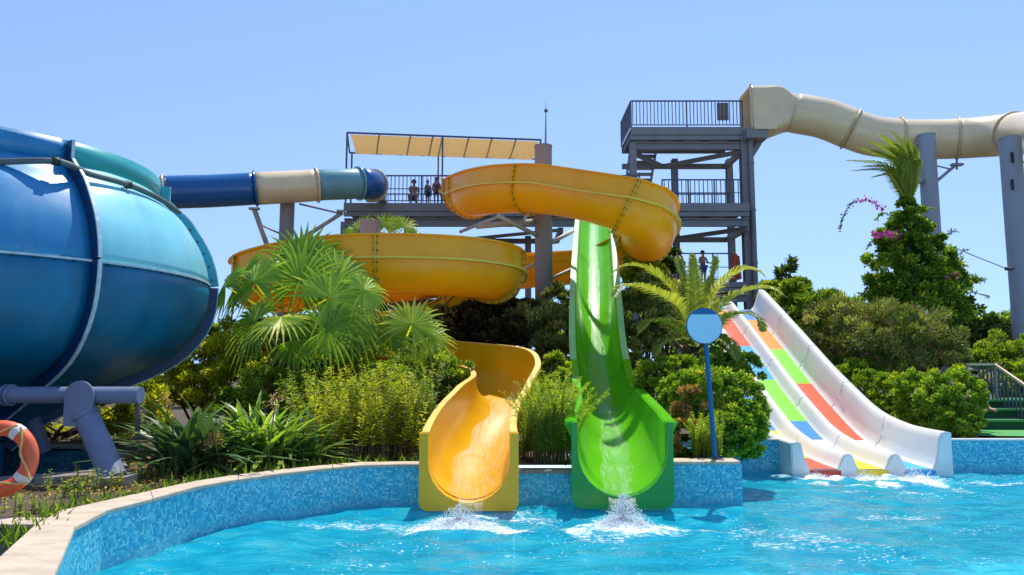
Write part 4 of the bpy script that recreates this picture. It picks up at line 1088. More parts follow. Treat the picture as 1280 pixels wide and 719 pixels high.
# plan bracing under the top and lower decks
def plan_brace(x0, x1, y0, y1, z, w=.16):
    xm = (x0 + x1) / 2
    for a, b in (((x0, y0, z), (xm - .5, y1, z)), ((xm - .5, y1, z), (x1, y0, z))):
        mb = MB(); mb.bar(a, b, w, w); mb.build('brace', M['steel'], tw)
    mb = MB(); mb.bar((x0, y1, z + .002), (x1, y1, z + .002), .2, .2); mb.build('brace', M['steel'], tw)
    mb = MB(); mb.bar((x1, y0, z + .002), (x1, y1, z + .002), .2, .2); mb.build('brace', M['steel'], tw)
plan_brace(xt0, xt1, 28.3, 30.5, TZ - .92); plan_brace(X_(800, 28), xr, 27.7, 30.3, LZ - .92)
plan_brace(xl, X_(700, 28), 27.7, 30.3, LZ - .98, .12)
# railings
railing(tw, (xt0, 28, TZ), (xt1 - .02, 28, TZ), 1.08, .145, posts=2, bar=.03)
railing(tw, (xt0, 30.6, TZ), (xt0, 28.1, TZ), 1.08, .16, posts=1, bar=.03)
railing(tw, (xt0 + 1.2, 30.6, TZ - .25), (xt1 - .3, 30.6, TZ - .25), 1.0, .3, posts=2)
railing(tw, (X_(481, Yl), Yl, LZ), (X_(800, Yl), Yl, LZ), 1.08, .155, posts=7, mid=True, bar=.03)
railing(tw, (X_(828, 28), 28.0, LZ), (X_(926, 28), 28.0, LZ), 1.1, .17, posts=3, mid=True, bar=.03)
railing(tw, (X_(481, 30.3) - .3, 30.35, LZ), (X_(912, 30.3), 30.35, LZ), 1.08, .3, posts=9, bar=.02)
mb = MB(); mb.box((xt1 - .78, 28.06, TZ + .66), (.46, .04, .72)); mb.build('notice_board', M['wood'], tw)
# bottom level
deck(X_(852, 28, 350), xr, 27.8, 30.4, BZ, 2, .2)
railing(tw, (X_(846, 27.8, 330), 27.8, BZ), (X_(914, 27.8, 330), 27.8, BZ), 1.12, .95, posts=3, mid=True)
# stairs to the top deck
def stairs(x0, x1, y0, z0, y1, z1, n):
    for x in (x0, x1):
        mb = MB(); mb.bar((x, y0, z0), (x, y1, z1), .05, .28); mb.build('stringer', M['steel'], tw)
    for i in range(n):
        f = (i + .5) / n; mb = MB(); mb.box(((x0 + x1) / 2, y0 + (y1 - y0) * f, z0 + (z1 - z0) * f), (x1 - x0 - .06, .28, .09)); mb.build('tread', M['steel'], tw)
stairs(xt0 + .25, xt0 + 1.35, 33.4, LZ, 29.7, TZ - .3, 15)
hcol(790, 230, 33.6, TZ - .7, w=.2)
mb = MB(); mb.box((xt0 + .8, 34.2, LZ - .05), (1.6, 1.6, .1)); mb.build('stair_landing', M['steel'], tw)
# red mats stacked at the bottom level
for i, (px, h) in enumerate(((916, 1.0), (921, .85))):
    t = tag(MB().box(P(px, 335, 28.2 + i * .2), (.17, .5, h * 1.1), Matrix.Rotation(R(5 - i * 9), 3, 'Y'), bev=.03).build('foam_mat', surf("red foam mat %d" % i, (.62 - .1 * i, .09 + .03 * i, .03), .6, .2, 5), None), ('taller' if i == 0 else 'shorter') + ' red foam mat leaning at the foot of the tower column', 'mat', 'red mats at the tower foot')

# canopy over the long deck
cn = thing('shade_canopy', 'beige shade cloth canopy on thin dark posts above the left deck', 'canopy', (X_(434, Yl), Yl, LZ))
c0, c1 = P(434, 166, Yl), P(676, 175, Yl + .4)
d0_, d1_ = P(437, 191, Yl + 2.3), P(672, 199, Yl + 2.6)
for a, b in ((c0, c1), (d0_, d1_), (c0, d0_), (c1, d1_)): MB().bar(a, b, .06, .06).build('frame_bar', M['rail'], cn)
for f in (.165, .325, .44, .49, .625, .745, .87):
    MB().bar(c0.lerp(c1, f), d0_.lerp(d1_, f - .02), .05, .05).build('frame_bar', M['rail'], cn)
for a, zb in ((c0, LZ), (P(440, 191, Yl + .7), LZ), (c0.lerp(c1, .49), LZ), (d0_.lerp(d1_, .47), LZ)): MB().bar(a, (a.x, a.y, zb), .06, .06, Vector((0, 1, 0))).build('post', M['rail'], cn)
def cloth():
    nx, ny = 70, 14; V = []; F = []
    a0, a1 = c0.lerp(c1, .015), c0.lerp(c1, .985); b0, b1 = d0_.lerp(d1_, .03), d0_.lerp(d1_, .975)
    for j in range(ny + 1):
        for i in range(nx + 1):
            u, v = i / nx, j / ny
            p = a0.lerp(a1, u).lerp(b0.lerp(b1, u), .02 + v * .93)
            bay = (u * 8) % 1
            p = p + Vector((.05 * math.sin(v * 3.14) * (1 if u < .05 else 0), 0, -.13 * math.sin(math.pi * v) * (.6 + .4 * math.sin(math.pi * bay)) - .05 + .012 * math.sin(u * 160 + 3 * math.sin(v * 4)) - (.04 * abs(math.sin(u * 25)) if j == ny else 0)))
            V.append(p)
    for j in range(ny):
        for i in range(nx): a = j * (nx + 1) + i; F.append((a, a + 1, a + nx + 2, a + nx + 1))
    return MB().add(V, F, True)
cloth().build('cloth', M['canvas'], cn, None, None)

# main brown column in the spiral, with mast
t, top = column(679, 183, 17.4, .43, M['post'], 'tall brown grey column inside the yellow spiral with a thin mast on top', group=COLG, zb=1.0)
mcol = t
mast = thing('lightning_mast', 'thin dark lightning mast standing above the tall brown column', 'mast', P(683, 182, 17.5))
MB().tube([P(682, 183, 17.5), P(682.5, 128, 17.5)], [.022, .008], 6).build('rod', M['rail'], mast)
MB().tube([P(682.5, 140, 17.5), P(682.5, 137, 17.5)], .045, 8).build('collar', M['rail'], mast)
for a, b, w in (((623, 270, 15.9), (672, 295, 17.3), .11), ((596, 283, 16.3), (668, 277, 17.3), .13), ((655, 275, 16.2), (663, 262, 16.4), .07), ((575, 290, 16.6), (625, 270, 16.1), .08), ((690, 303, 17.4), (716, 289, 18.2), .11), ((690, 348, 17.4), (716, 335, 18.5), .08), ((668, 330, 17.4), (640, 345, 18.2), .08), ((690, 240, 17.4), (760, 262, 15.2), .1), ((690, 270, 17.4), (800, 275, 15.0), .1)):
    brace(t, P(*a), P(*b), w)
t, top = column(462.5, 277, 14.9, .41, M['post'], 'short brown column showing just above the lower yellow coil', group=COLG)
# small low roof behind the lower coil
lp = thing('low_roof', 'low flat timber roof edge seen beneath the lower yellow coil', 'roof', P(590, 385, 20))
for a, b, w, h in (((480, 376, 20), (640, 377, 20), .12, .10), ((480, 384, 20.6), (640, 386, 20.6), .12, .14), ((560, 380, 21), (668, 375, 21), .12, .1)): MB().bar(P(*a), P(*b), w, h).build('fascia_board', M['wood'], lp)
mb = MB(); mb.box(P(560, 381, 21.6), (3.2, 1.8, .06)); mb.build('roof_panel', M['wood'], lp)
for px in (500, 622): p = P(px, 386, 20.6); MB().bar(p, (p.x, p.y, 1.0), .12, .12, Vector((0, 1, 0))).build('post', M['wood'], lp)

# ================================================================== OPEN FLUMES
def uprof(r, hr, hl, th=.03, lip=.07, rib=True, narc=14):
    "closed profile: outer run from right lip round to left lip, then inner run back"
    out = [(r + lip, hr), (r + lip, hr - .03), (r + .0, hr - .03)]
    if rib: out += [(r, .03), (r + .05, .025), (r + .05, -.01), (r, -.015)]
    out += [(r * math.cos(a), -r * math.sin(a)) for a in [math.pi * (k + .5) / narc for k in range(narc)]]
    if rib: out += [(-r, -.015), (-r - .05, -.01), (-r - .05, .025), (-r, .03)]
    out += [(-r, hl - .03), (-r - lip, hl - .03), (-r - lip, hl)]
    ri = r - th
    k2 = len(out) - 2
    inn = [(-ri, hl)]
    m = len(out) - 2
    for k in range(m):
        f = k / (m - 1)
        a = math.pi - math.pi * f
        inn.append((-ri * math.cos(math.pi * f), -ri * math.sin(math.pi * f)))
    inn.append((ri, hr))
    return out + inn
def flume(t, pts, nsec, per, prof, mat, fmat, bmat, r, hr, hl, fl_w=.07, lv=None, prof_fn=None, bolts=True):
    path = spline(pts, nsec * per + 1)
    for s in range(nsec):
        seg = path[s * per: s * per + per + 1]
        ln = len(path)
        lvv = [(path[min(i + 1, ln - 1)] - path[max(i - 1, 0)]).normalized() for i in range(s * per, s * per + per + 1)]
        MB().sweep(seg, prof, True, True, lv=lvv).build('slide_section', mat, t)
        mb = MB(); pp = []
        for q_, t_ in zip(seg, lvv):
            l_ = t_.cross(Vector((0, 0, 1))).normalized(); pp.append(q_ + l_ * (r + .06) + l_.cross(t_) * .006)
        for k in range(len(pp) - 1): mb.bar(pp[k], pp[k + 1] + (pp[k + 1] - pp[k]) * .02, .065, .04)
        mb.build('seam_rib', M['yellow_rib'], t)
        if s > 0:
            p = seg[0]; tt = lvv[0]
            o2 = [(x * (1 + fl_w / max(.2, math.hypot(x, y))) if y < .02 else x + math.copysign(fl_w, x), y * (1 + fl_w / max(.2, math.hypot(x, y))) if y < 0 else y) for x, y in prof]
            arc = [(r + fl_w, hr), (r + fl_w, .0)] + [((r + fl_w) * math.cos(a), -(r + fl_w) * math.sin(a)) for a in [math.pi * (k + .5) / 16 for k in range(16)]] + [(-r - fl_w, 0), (-r - fl_w, hl)]
            arc2 = [(r - .01, hr), (r - .01, .0)] + [((r - .01) * math.cos(a), -(r - .01) * math.sin(a)) for a in [math.pi * (k + .5) / 16 for k in range(16)]] + [(-r + .01, 0), (-r + .01, hl)]
            pr = arc + arc2[::-1]
            o = MB().sweep([p - tt * .022, p + tt * .022], pr, False, True, lv=[tt, tt]).build('joint_flange', fmat, t, None, None)
            if bolts:
                l = tt.cross(Vector((0, 0, 1))).normalized(); u = l.cross(tt); mb = MB()
                bp = [(r + fl_w * .6, hr * f) for f in (.3, .6, .85)] + [((r + fl_w * .6) * math.cos(a), -(r + fl_w * .6) * math.sin(a)) for a in [math.pi * (k + .5) / 13 for k in range(13)]]
                for x, y in bp:
                    c = p + l * x + u * y; mb.tube([c - tt * .045, c + tt * .045], .017, 5)
                tag(mb.build('joint_bolts', bmat, o, None, None), kind='stuff')
    return path
M['yellow_rib'] = surf('pale yellow seam', (0.90, 0.64, 0.06), 0.4, 0.1, 4)
def Q(px, py, Y): return P(px, py, Y)
ys = thing('spiral_slide', 'open yellow spiral slide winding round the brown column down to the pool', 'slide', P(588, 620, 8.6))
prof = uprof(.60, .44, .22)
coil1 = [Q(600, 236, 26.9), Q(575, 238, 24.0), Q(583, 243, 20.8), Q(590, 243, 18.8), Q(612, 238, 17.6), Q(645, 235, 16.8), Q(700, 236.5, 15.9), Q(752, 246, 15.0), Q(788, 259, 14.7), Q(810, 278, 15.3), Q(808, 296, 17.0), Q(785, 312, 18.8), Q(740, 326, 19.6), Q(680, 331, 19.6), Q(630, 336, 19.2),
         Q(540, 345, 18.9), Q(430, 355, 18.4), Q(360, 358, 17.0), Q(328, 356, 15.4), Q(338, 347, 14.2), Q(385, 336, 13.6), Q(450, 329, 13.3), Q(535, 329, 13.4), Q(590, 333, 13.9), Q(617, 341, 14.9), Q(612, 358, 16.4), Q(565, 388, 17.6), Q(480, 410, 17.8), Q(400, 424, 16.9), Q(370, 432, 15.2), Q(400, 440, 14.0), Q(470, 447, 13.4)]
flume(ys, coil1, 17, 9, prof, M['yellow'], M['yellow'], M['rust'], .60, .44, .22)
# last bend and run-out
prof2 = uprof(.50, .30, .30, lip=.06, rib=False)
run = [Q(470, 447, 13.4), Q(530, 451, 13.1), Q(585, 457, 12.75), Q(622, 465, 12.2), Q(632, 483, 11.5), Q(618, 509, 10.7), Q(600, 535, 9.8), Q(590, 558, 9.1), Q(587, 574, 8.55)]
path = spline(run, 55)
for s in range(3):
    seg = path[s * 18: s * 18 + 19]; ln = len(path)
    lvv = [(path[min(i + 1, ln - 1)] - path[max(i - 1, 0)]).normalized() for i in range(s * 18, s * 18 + 19)]
    def hts(i):
        f = i / 54.0; g = min(1, max(0, (f - .38) / .3)); g = g * g * (3 - 2 * g)
        return .02 + .28 * g, .38 - .08 * g
    MB().sweep(seg, prof2, True, True, lv=lvv, prof_fn=lambda f, s=s: uprof(.50, *hts(s * 18 + f * (len(seg) - 1)), lip=.06, rib=False)).build('slide_section', M['yellow'], ys)
    for sgn in (-1, 1):      # worn pale rim
        mb = MB(); pp = []
        for q_, (p, tt) in enumerate(zip(seg, lvv)):
            l = tt.cross(Vector((0, 0, 1))).normalized(); u = l.cross(tt); pp.append(p + l * sgn * .51 + u * (hts(s * 18 + q_)[0 if sgn > 0 else 1] + .012))
        for k in range(len(pp) - 1): mb.bar(pp[k], pp[k + 1], .085, .02)
        mb.build('rim', M['yellow_edge'], ys)
def mouth(t, c, ri, ho, wo, ho_b, mat, depth=.12, rb=.14, htop=.30):
    "end plate: square outside with rounded lower corners, U opening inside; c = centre of the U on the flange line"
    out = [(wo, htop), (wo, -ho_b + rb)] + [(wo - rb + rb * math.cos(a), -ho_b + rb - rb * math.sin(a)) for a in [R(15 * k) for k in range(1, 6)]] + [(wo - rb, -ho_b)]
    out = out + [(-x, y) for x, y in out[::-1]]
    inn = [(ri * math.cos(math.pi * k / (len(out) - 3)), -ri * math.sin(math.pi * k / (len(out) - 3))) for k in range(len(out) - 2)]
    inn = [(ri, htop)] + inn + [(-ri, htop)]
    pr = out + inn[::-1]
    tt = Vector((0, -1, 0)); 
    return MB().sweep([c, c + tt * depth], [(-x, y) for x, y in pr], False, True, lv=[tt, tt]).build('mouth_plate', mat, t, None, None)
mouth(ys, path[-1] + Vector((0, -.01, 0)), .47, 0, .57, .56, M['yellow'], .14, .10, .31)

# water running down the yellow run-out and out of the mouths
def M_stream():
    m, nt, b = nm("thin running water"); L = nt.links
    geo = N(nt, "ShaderNodeNewGeometry"); mp = N(nt, "ShaderNodeMapping"); mp.inputs['Scale'].default_value = (8, 1.1, 1.1); L.new(geo.outputs[0], mp.inputs[0])
    n1 = N(nt, "ShaderNodeTexNoise"); n1.inputs['Scale'].default_value = 2.6; n1.inputs['Detail'].default_value = 9; n1.inputs['Roughness'].default_value = .7; L.new(mp.outputs[0], n1.inputs[0])
    tr = N(nt, "ShaderNodeBsdfTransparent"); gl = N(nt, "ShaderNodeBsdfGlossy"); gl.inputs['Roughness'].default_value = .3
    df = N(nt, "ShaderNodeBsdfDiffuse"); df.inputs[0].default_value = (.85, .9, .9, 1)
    bp = N(nt, "ShaderNodeBump"); bp.inputs['Strength'].default_value = .8; bp.inputs['Distance'].default_value = .03; L.new(n1.outputs[0], bp.inputs['Height']); L.new(bp.outputs[0], gl.inputs['Normal'])
    a = N(nt, "ShaderNodeMixShader"); a.inputs[0].default_value = .08; L.new(tr.outputs[0], a.inputs[1]); L.new(gl.outputs[0], a.inputs[2])
    mr = N(nt, "ShaderNodeMapRange"); mr.inputs[1].default_value = .48; mr.inputs[2].default_value = .75; mr.inputs[4].default_value = .24; L.new(n1.outputs[0], mr.inputs[0])
    c = N(nt, "ShaderNodeMixShader"); L.new(mr.outputs[0], c.inputs[0]); L.new(a.outputs[0], c.inputs[1]); L.new(df.outputs[0], c.inputs[2])
    L.new(c.outputs[0], nt.nodes["Material Output"].inputs[0]); return m
M['stream'] = M_stream()
def stream(label, centers, widths, depthfn, fall):
    "thin sheet following a trough floor then falling into the pool"
    V = []; F = []; nw = 12
    for i, (c, w) in enumerate(zip(centers, widths)):
        for k in range(nw + 1):
            x = (k / nw - .5) * 2
            V.append(Vector((c.x + x * w, c.y + rnd.uniform(-.01, .01), c.z + depthfn(x * w, i) + rnd.uniform(0, .008))))
    for i in range(len(centers) - 1):
        for k in range(nw): a = i * (nw + 1) + k; F.append((a, a + 1, a + nw + 2, a + nw + 1))
    o = MB().add(V, F, True).build('running_water', M['stream'], None, None, None)
    return tag(o, label, 'running water', kind='stuff')
fl_pts = path[22:]
cs = [p + Vector((.03, 0, -.452)) for p in fl_pts]; ws = [.30 + .04 * math.sin(i * .6) for i in range(len(cs))]
last = cs[-1]
cs += [last + Vector((0, -.12, -.0)), last + Vector((0, -.2, -.05)), last + Vector((0, -.28, -.16)), last + Vector((0, -.33, -.3))]; ws += [.15, .13, .14, .17]
nfl = len(fl_pts)
stream('thin sheet of water running down the yellow slide and spilling from its mouth', cs, ws, lambda x, i: (.47 - math.sqrt(max(0, .47 ** 2 - x * x))) * (1 if i < nfl + 1 else .3), None)

# ------------------------------------------------------------------ green speed slide
gs = thing('speed_slide', 'straight bright green speed slide with pale rims and a wide square mouth in the pool', 'slide', P(775, 620, 8.5))
def gfloor():
    # (px of centre, Y, floor z, wall height, half width)
    k = [(757, 26.8, 7.86, .45, .43), (748, 23, 6.75, .45, .43), (745, 20, 5.36, .46, .43), (744.5, 17.4, 4.05, .46, .43), (744.5, 15.2, 2.80, .47, .43), (746, 13.9, 1.66, .50, .435), (751, 12.9, 1.02, .52, .44), (756, 12.2, .80, .54, .45), (764, 11.0, .56, .62, .49), (770, 9.7, .31, .76, .53), (772, 8.9, .18, .84, .545), (773, 8.6, .15, .87, .545)]
    return k
gk = gfloor()
gp = []; 
for px, Y, z, h, w in gk:
    v = P(px, 400, Y); gp.append((Vector((v.x, Y, z)), h, w))
def gprof(h, w, th=.03, lip=.10):
    r = w; out = []; rc = min(h * .9, r)
    out = [(r + lip, h + .0), (r + lip, h - .03), (r, h - .03)]
    na = 12
    arc = [(r * math.cos(a) , rc - rc * math.sin(a)) for a in [math.pi * k / na for k in range(na + 1)]]
    out += [(x, y - .03) for x, y in arc]
    out += [(-r, h - .03), (-r - lip, h - .03), (-r - lip, h)]
    m = len(out) - 2; ri = r - th
    inn = [(-ri, h)] + [(-ri * math.cos(math.pi * k / (m - 1)), rc - rc * math.sin(math.pi * k / (m - 1)) + .002) for k in range(m)] + [(ri, h)]
    return out + inn
# resample
ctrl = spline([p for p, h, w in gp], 121)
Lg = [0]
for i in range(1, 121): Lg.append(Lg[-1] + (ctrl[i] - ctrl[i - 1]).length)
def gat(i):
    y = ctrl[i].y
    for k in range(len(gp) - 1):
        y0, y1 = gp[k][0].y, gp[k + 1][0].y
        if y <= y0 and y >= y1:
            f = (y0 - y) / (y0 - y1); return gp[k][1] * (1 - f) + gp[k + 1][1] * f, gp[k][2] * (1 - f) + gp[k + 1][2] * f
    return gp[-1][1], gp[-1][2]
for s in range(8):
    i0 = s * 15; seg = ctrl[i0:i0 + 16]
    lv = [(ctrl[min(i + 1, 120)] - ctrl[max(i - 1, 0)]).normalized() for i in range(i0, i0 + 16)]
    profs = [gprof(*gat(i)) for i in range(i0, i0 + 16)]
    flipped = []
    MB().sweep(seg, None, True, True, prof_fn=lambda f: [(-x, y) for x, y in profs[int(round(f * 15))]], lv=lv).build('slide_section', M['green'], gs)
    for sgn in (-1, 1):
        mb = MB(); pp = []
        for p, tt, i in zip(seg, lv, range(i0, i0 + 16)):
            h, w = gat(i); l = tt.cross(Vector((0, 0, 1))).normalized(); u = l.cross(tt); pp.append(p + l * sgn * (w + .045) + u * (h + .008))
        for k in range(15): mb.bar(pp[k], pp[k + 1], .115, .02)
        mb.build('rim', M['green_rim'] if s < 6 else M['green'], gs)
    if s:
        p = seg[0]; tt = lv[0]; h, w = gat(i0); pr = gprof(h - .01, w + .05, .06, .05)
        MB().sweep([p - tt * .02, p + tt * .02], [(-x, y - .02) for x, y in pr], False, True, lv=[tt, tt]).build('joint_flange', M['green'], gs, None, None)
me_c = ctrl[-1]; h, w = gat(120)
def gmouth():
    c = me_c + Vector((0, -.005, min(h * .9, w)))
    ri = w - .03; wo = .585; rb = .13; hb = min(h * .9, w) + .10; ht = h - min(h * .9, w)
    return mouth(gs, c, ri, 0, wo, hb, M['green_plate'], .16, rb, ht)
gmouth()
cs, ws = [], []
for i in range(30, 121, 2):
    cs.append(ctrl[i] + Vector((-.03 + .02 * math.sin(i * .3), 0, .012))); ws.append(.13 if i < 84 else .2 + .03 * math.sin(i))
last = cs[-1]
nfl2 = len(cs)
cs += [last + Vector((.03, -.16, 0)), last + Vector((.03, -.24, -.03)), last + Vector((.03, -.32, -.12)), last + Vector((.03, -.37, -.22))]; ws += [.16, .15, .15, .19]
stream('narrow white sheet of water running down the green slide and falling from its mouth', cs, ws, lambda x, i: (.5 - math.sqrt(max(0, .25 - x * x))) * (1 if i < nfl2 + 1 else .3), None)
# props
for t_, pts in ((gs, ((15.2, 2.75), (18, 4.3), (12.2, .75))),):
    for Y, z in pts:
        c = min(ctrl, key=lambda p: abs(p.y - Y)); MB().tube([Vector((c.x, Y, .3)), Vector((c.x, Y, z - .02))], .09, 12).build('prop', M['post'], t_)

# ------------------------------------------------------------------ white multi-lane slide
ml = thing('lane_slide', 'white three-lane slide with coloured speckled beds entering the pool on the right', 'slide', (5.5, 10.8, 0))
LX = [4.68, 5.39, 6.10]; PW = .71
lprof_y = [(11.0, .10), (11.6, .11), (12.3, .16), (13.2, .34), (14.1, .70), (15.1, 1.16), (16.0, 1.62), (16.9, 2.08), (18.2, 2.73), (18.95, 3.09)]
lpath = spline([Vector((0, y, z)) for y, z in lprof_y], 160)
def lane_sec():
    "lateral section as (x, z) from outer left wall foot to outer right wall foot"
    x0 = LX[0] - PW / 2 - .02; x1 = LX[2] + PW / 2 + .0
    s = []
    s += [(x0 - .10, .36), (x0 - .10, .40), (x0 - .02, .42), (x0 + .02, .40), (x0 + .05, .25), (x0 + .09, .10), (x0 + .15, .01)]
    for k in range(2):
        b = (LX[k] + LX[k + 1]) / 2
        s += [(b - .155, .005), (b - .105, .09), (b - .075, .17), (b - .045, .225), (b - .01, .24), (b + .01, .24), (b + .045, .225), (b + .075, .17), (b + .105, .09), (b + .155, .005)]
    s += [(x1 - .15, .01), (x1 - .09, .10), (x1 - .05, .25), (x1 - .02, .47), (x1 + .01, .555), (x1 + .06, .57), (x1 + .13, .555), (x1 + .14, .51)]
    return s
sec = lane_sec()
def lane_sheet():
    ln = len(lpath); n = len(sec); cuts = [0, 32, 64, 96, 128, 159]
    for c in range(5):
        V = []; F = []; idx = range(cuts[c], cuts[c + 1] + 1)
        for i in idx:
            p = lpath[i]; t = (lpath[min(i + 1, ln - 1)] - lpath[max(i - 1, 0)]).normalized(); u = Vector((0, -t.z, t.y))
            for x, z in sec: V.append(Vector((x, p.y, p.z)) + u * z)
        m = len(list(idx))
        for i in range(m - 1):
            for k in range(n - 1): F.append((i * n + k, (i + 1) * n + k, (i + 1) * n + k + 1, i * n + k + 1))
        o = MB().add(V, F, True).build('slide_section', M['white_slide'], ml, None, None)
        md = o.modifiers.new('thickness', 'SOLIDIFY'); md.thickness = .03; md.offset = 0
        if c:
            i = cuts[c]; p = lpath[i]; t = (lpath[i + 1] - lpath[i - 1]).normalized(); u = Vector((0, -t.z, t.y)); mb = MB()
            for k in range(len(sec) - 1):
                a = Vector((sec[k][0], p.y, p.z)) + u * (sec[k][1] - .02); b = Vector((sec[k + 1][0], p.y, p.z)) + u * (sec[k + 1][1] - .02)
                mb.bar(a, b, .05, .03, t)
            mb.build('joint_flange', M['white_slide'], ml, None, None)
lane_sheet()
# coloured beds
def bed(lane, y0, y1, col_):
    V = []; F = []; c = LX[lane]; ln = len(lpath); w = .25
    ys_ = [y0 + (y1 - y0) * k / 14 for k in range(15)]
    def at(y):
        for i in range(ln - 1):
            if lpath[i].y <= y <= lpath[i + 1].y:
                f = (y - lpath[i].y) / (lpath[i + 1].y - lpath[i].y); t = (lpath[i + 1] - lpath[i]).normalized()
                return lpath[i].lerp(lpath[i + 1], f), Vector((0, -t.z, t.y))
        return lpath[-1], Vector((0, 0, 1))
    for y in ys_:
        p, u = at(y)
        for x, z in ((-w, .020), (-w + .02, .026), (0, .028), (w - .02, .026), (w, .020)): V.append(Vector((c + x, p.y, p.z)) + u * z)
    for i in range(14):
        for k in range(4): F.append((i * 5 + k, (i + 1) * 5 + k, (i + 1) * 5 + k + 1, i * 5 + k + 1))
    o = MB().add(V, F, True).build('bed_panel', M['mat_' + col_], ml, {'sun': 'yellow bed panel', 'sky': 'light blue bed panel', 'brick': 'brick red bed panel'}.get(col_, col_ + ' bed panel'), None)
for y0, y1, c in ((11.01, 12.0, 'brick'), (12.05, 13.5, 'sun'), (13.5, 15.1, 'blue'), (15.1, 16.7, 'orange'), (16.7, 18.2, 'lime'), (18.2, 18.93, 'red')): bed(0, y0, y1, c)
for y0, y1, c in ((11.01, 12.4, 'sun'), (13.15, 13.85, 'blue'), (13.85, 15.45, 'lime'), (15.45, 16.9, 'sky'), (16.9, 18.4, 'red'), (18.4, 18.93, 'orange')): bed(1, y0, y1, c)
for y0, y1, c in ((11.01, 12.2, 'sky'), (13.1, 15.3, 'red'), (15.3, 16.75, 'lime'), (16.75, 18.3, 'orange'), (18.3, 18.93, 'blue')): bed(2, y0, y1, c)
# front ends: solid faces between the lanes, down to the water
def lane_front():
    y = 11.0; z0 = -.15; p = lpath[0]
    def face(xa, xb, pts, nm_='front_face'):
        pr = [(xa, z0)] + pts + [(xb, z0)]; n = len(pr); V = []
        for yy in (y - .012, y + .05):
            for a, b in pr: V.append((a, yy, b))
        MB().add(V, [tuple(range(n)), tuple(range(2 * n - 1, n - 1, -1))] + [((i + 1) % n, i, n + i, n + (i + 1) % n) for i in range(n)]).build(nm_, M['white_slide'], ml)
    zz = p.z
    x0 = LX[0] - PW / 2 - .02; x1 = LX[2] + PW / 2 + .0
    face(x0 - .10, x0 + .16, [(x0 - .10, zz + .38), (x0 - .02, zz + .42), (x0 + .03, zz + .38), (x0 + .09, zz + .10), (x0 + .16, zz)])
    for k in range(2):
        b = (LX[k] + LX[k + 1]) / 2
        face(b - .17, b + .17, [(b - .17, zz), (b - .105, zz + .09), (b - .07, zz + .18), (b - .02, zz + .24), (b + .02, zz + .24), (b + .07, zz + .18), (b + .105, zz + .09), (b + .17, zz)])
    face(x1 - .16, x1 + .14, [(x1 - .16, zz), (x1 - .09, zz + .10), (x1 - .04, zz + .36), (x1 + .02, zz + .555), (x1 + .10, zz + .56), (x1 + .14, zz + .5)])
    for k, c in ((0, 'brick'), (1, 'sun'), (2, 'sky')):
        mb = MB(); mb.bar((LX[k], y - .01, p.z + .01), (LX[k], y - .06, -.15), .46, .02, Vector((0, 1, 0))); mb.build('bed_lip', M['mat_' + c], ml)
    # outer flank panels
    for x, h, lb in ((x0 - .10, .40, None), (x1 + .14, .47, None)):
        V = []; F = []; ii = list(range(0, 60, 3))
        for i in ii: V += [(x, lpath[i].y, lpath[i].z + h), (x, lpath[i].y, max(-.2, lpath[i].z - .25) if i > 12 else -.2)]
        for k in range(len(ii) - 1): F.append((k * 2, k * 2 + 1, k * 2 + 3, k * 2 + 2))
        o = MB().add(V, F).build('flank_panel', M['white_slide'], ml); md = o.modifiers.new('thickness', 'SOLIDIFY'); md.thickness = .02
lane_front()
for y in (14.5, 17, 18.8):
    p = min(lpath, key=lambda q: abs(q.y - y))
    for x in (4.6, 6.3): MB().tube([Vector((x, y, .3)), Vector((x, y, p.z - .03))], .07, 10).build('prop', M['post'], ml)

# ------------------------------------------------------------------ splashes
def splash(label, c, n, rad, h, size, direction=(0, -1)):
    V = []; F = []
    base = np.array([[1, 0, 0], [-1, 0, 0], [0, 1, 0], [0, -1, 0], [0, 0, 1], [0, 0, -1]], float)
    fc = [(0, 2, 4), (2, 1, 4), (1, 3, 4), (3, 0, 4), (2, 0, 5), (1, 2, 5), (3, 1, 5), (0, 3, 5)]
    for i in range(n):
        a = rnd.uniform(0, 2 * math.pi); rr = rad * abs(rnd.gauss(0, .55))
        z = h * max(0, rnd.random() ** 2.2) * math.exp(-(rr / rad) ** 2 * 1.6)
        s = size * rnd.uniform(.35, 1.3) * (1.3 if z < .06 else .8)
        p = np.array([c[0] + math.cos(a) * rr + direction[0] * rr * .5, c[1] + math.sin(a) * rr * .8 + direction[1] * rr * .5, c[2] + .01 + z])
        q = Matrix.Rotation(rnd.uniform(0, 6), 3, Vector((rnd.random(), rnd.random(), rnd.random() + .01)).normalized())
        b = len(V)
        for v in base:
            w = q @ Vector(v * np.array([1, 1, rnd.uniform(.7, 1.4)])); V.append(p + np.array(w) * s)
        F += [(b + x, b + y, b + z2) for x, y, z2 in fc]
    o = MB().add(V, F, True).build('splash', M['foam'], None, None, None)
    tag(o, label, 'splash', kind='stuff')
e = exits
splash('white froth thrown up at the mouth of the yellow slide', (e[0][0], e[0][1] + .12, .0), 3200, .34, .20, .0065)
splash('tall white splash under the mouth of the green slide', (e[1][0] + .02, e[1][1] + .12, .0), 5200, .28, .32, .0068)
splash('small splash at the brick red lane of the white slide', (e[2][0], 10.9, 0), 360, .3, .10, .009)
splash('splash at the yellow lane of the white slide', (e[3][0], 10.88, 0), 500, .34, .13, .009)
splash('splash at the blue lane of the white slide', (e[4][0], 10.85, 0), 800, .45, .18, .009)

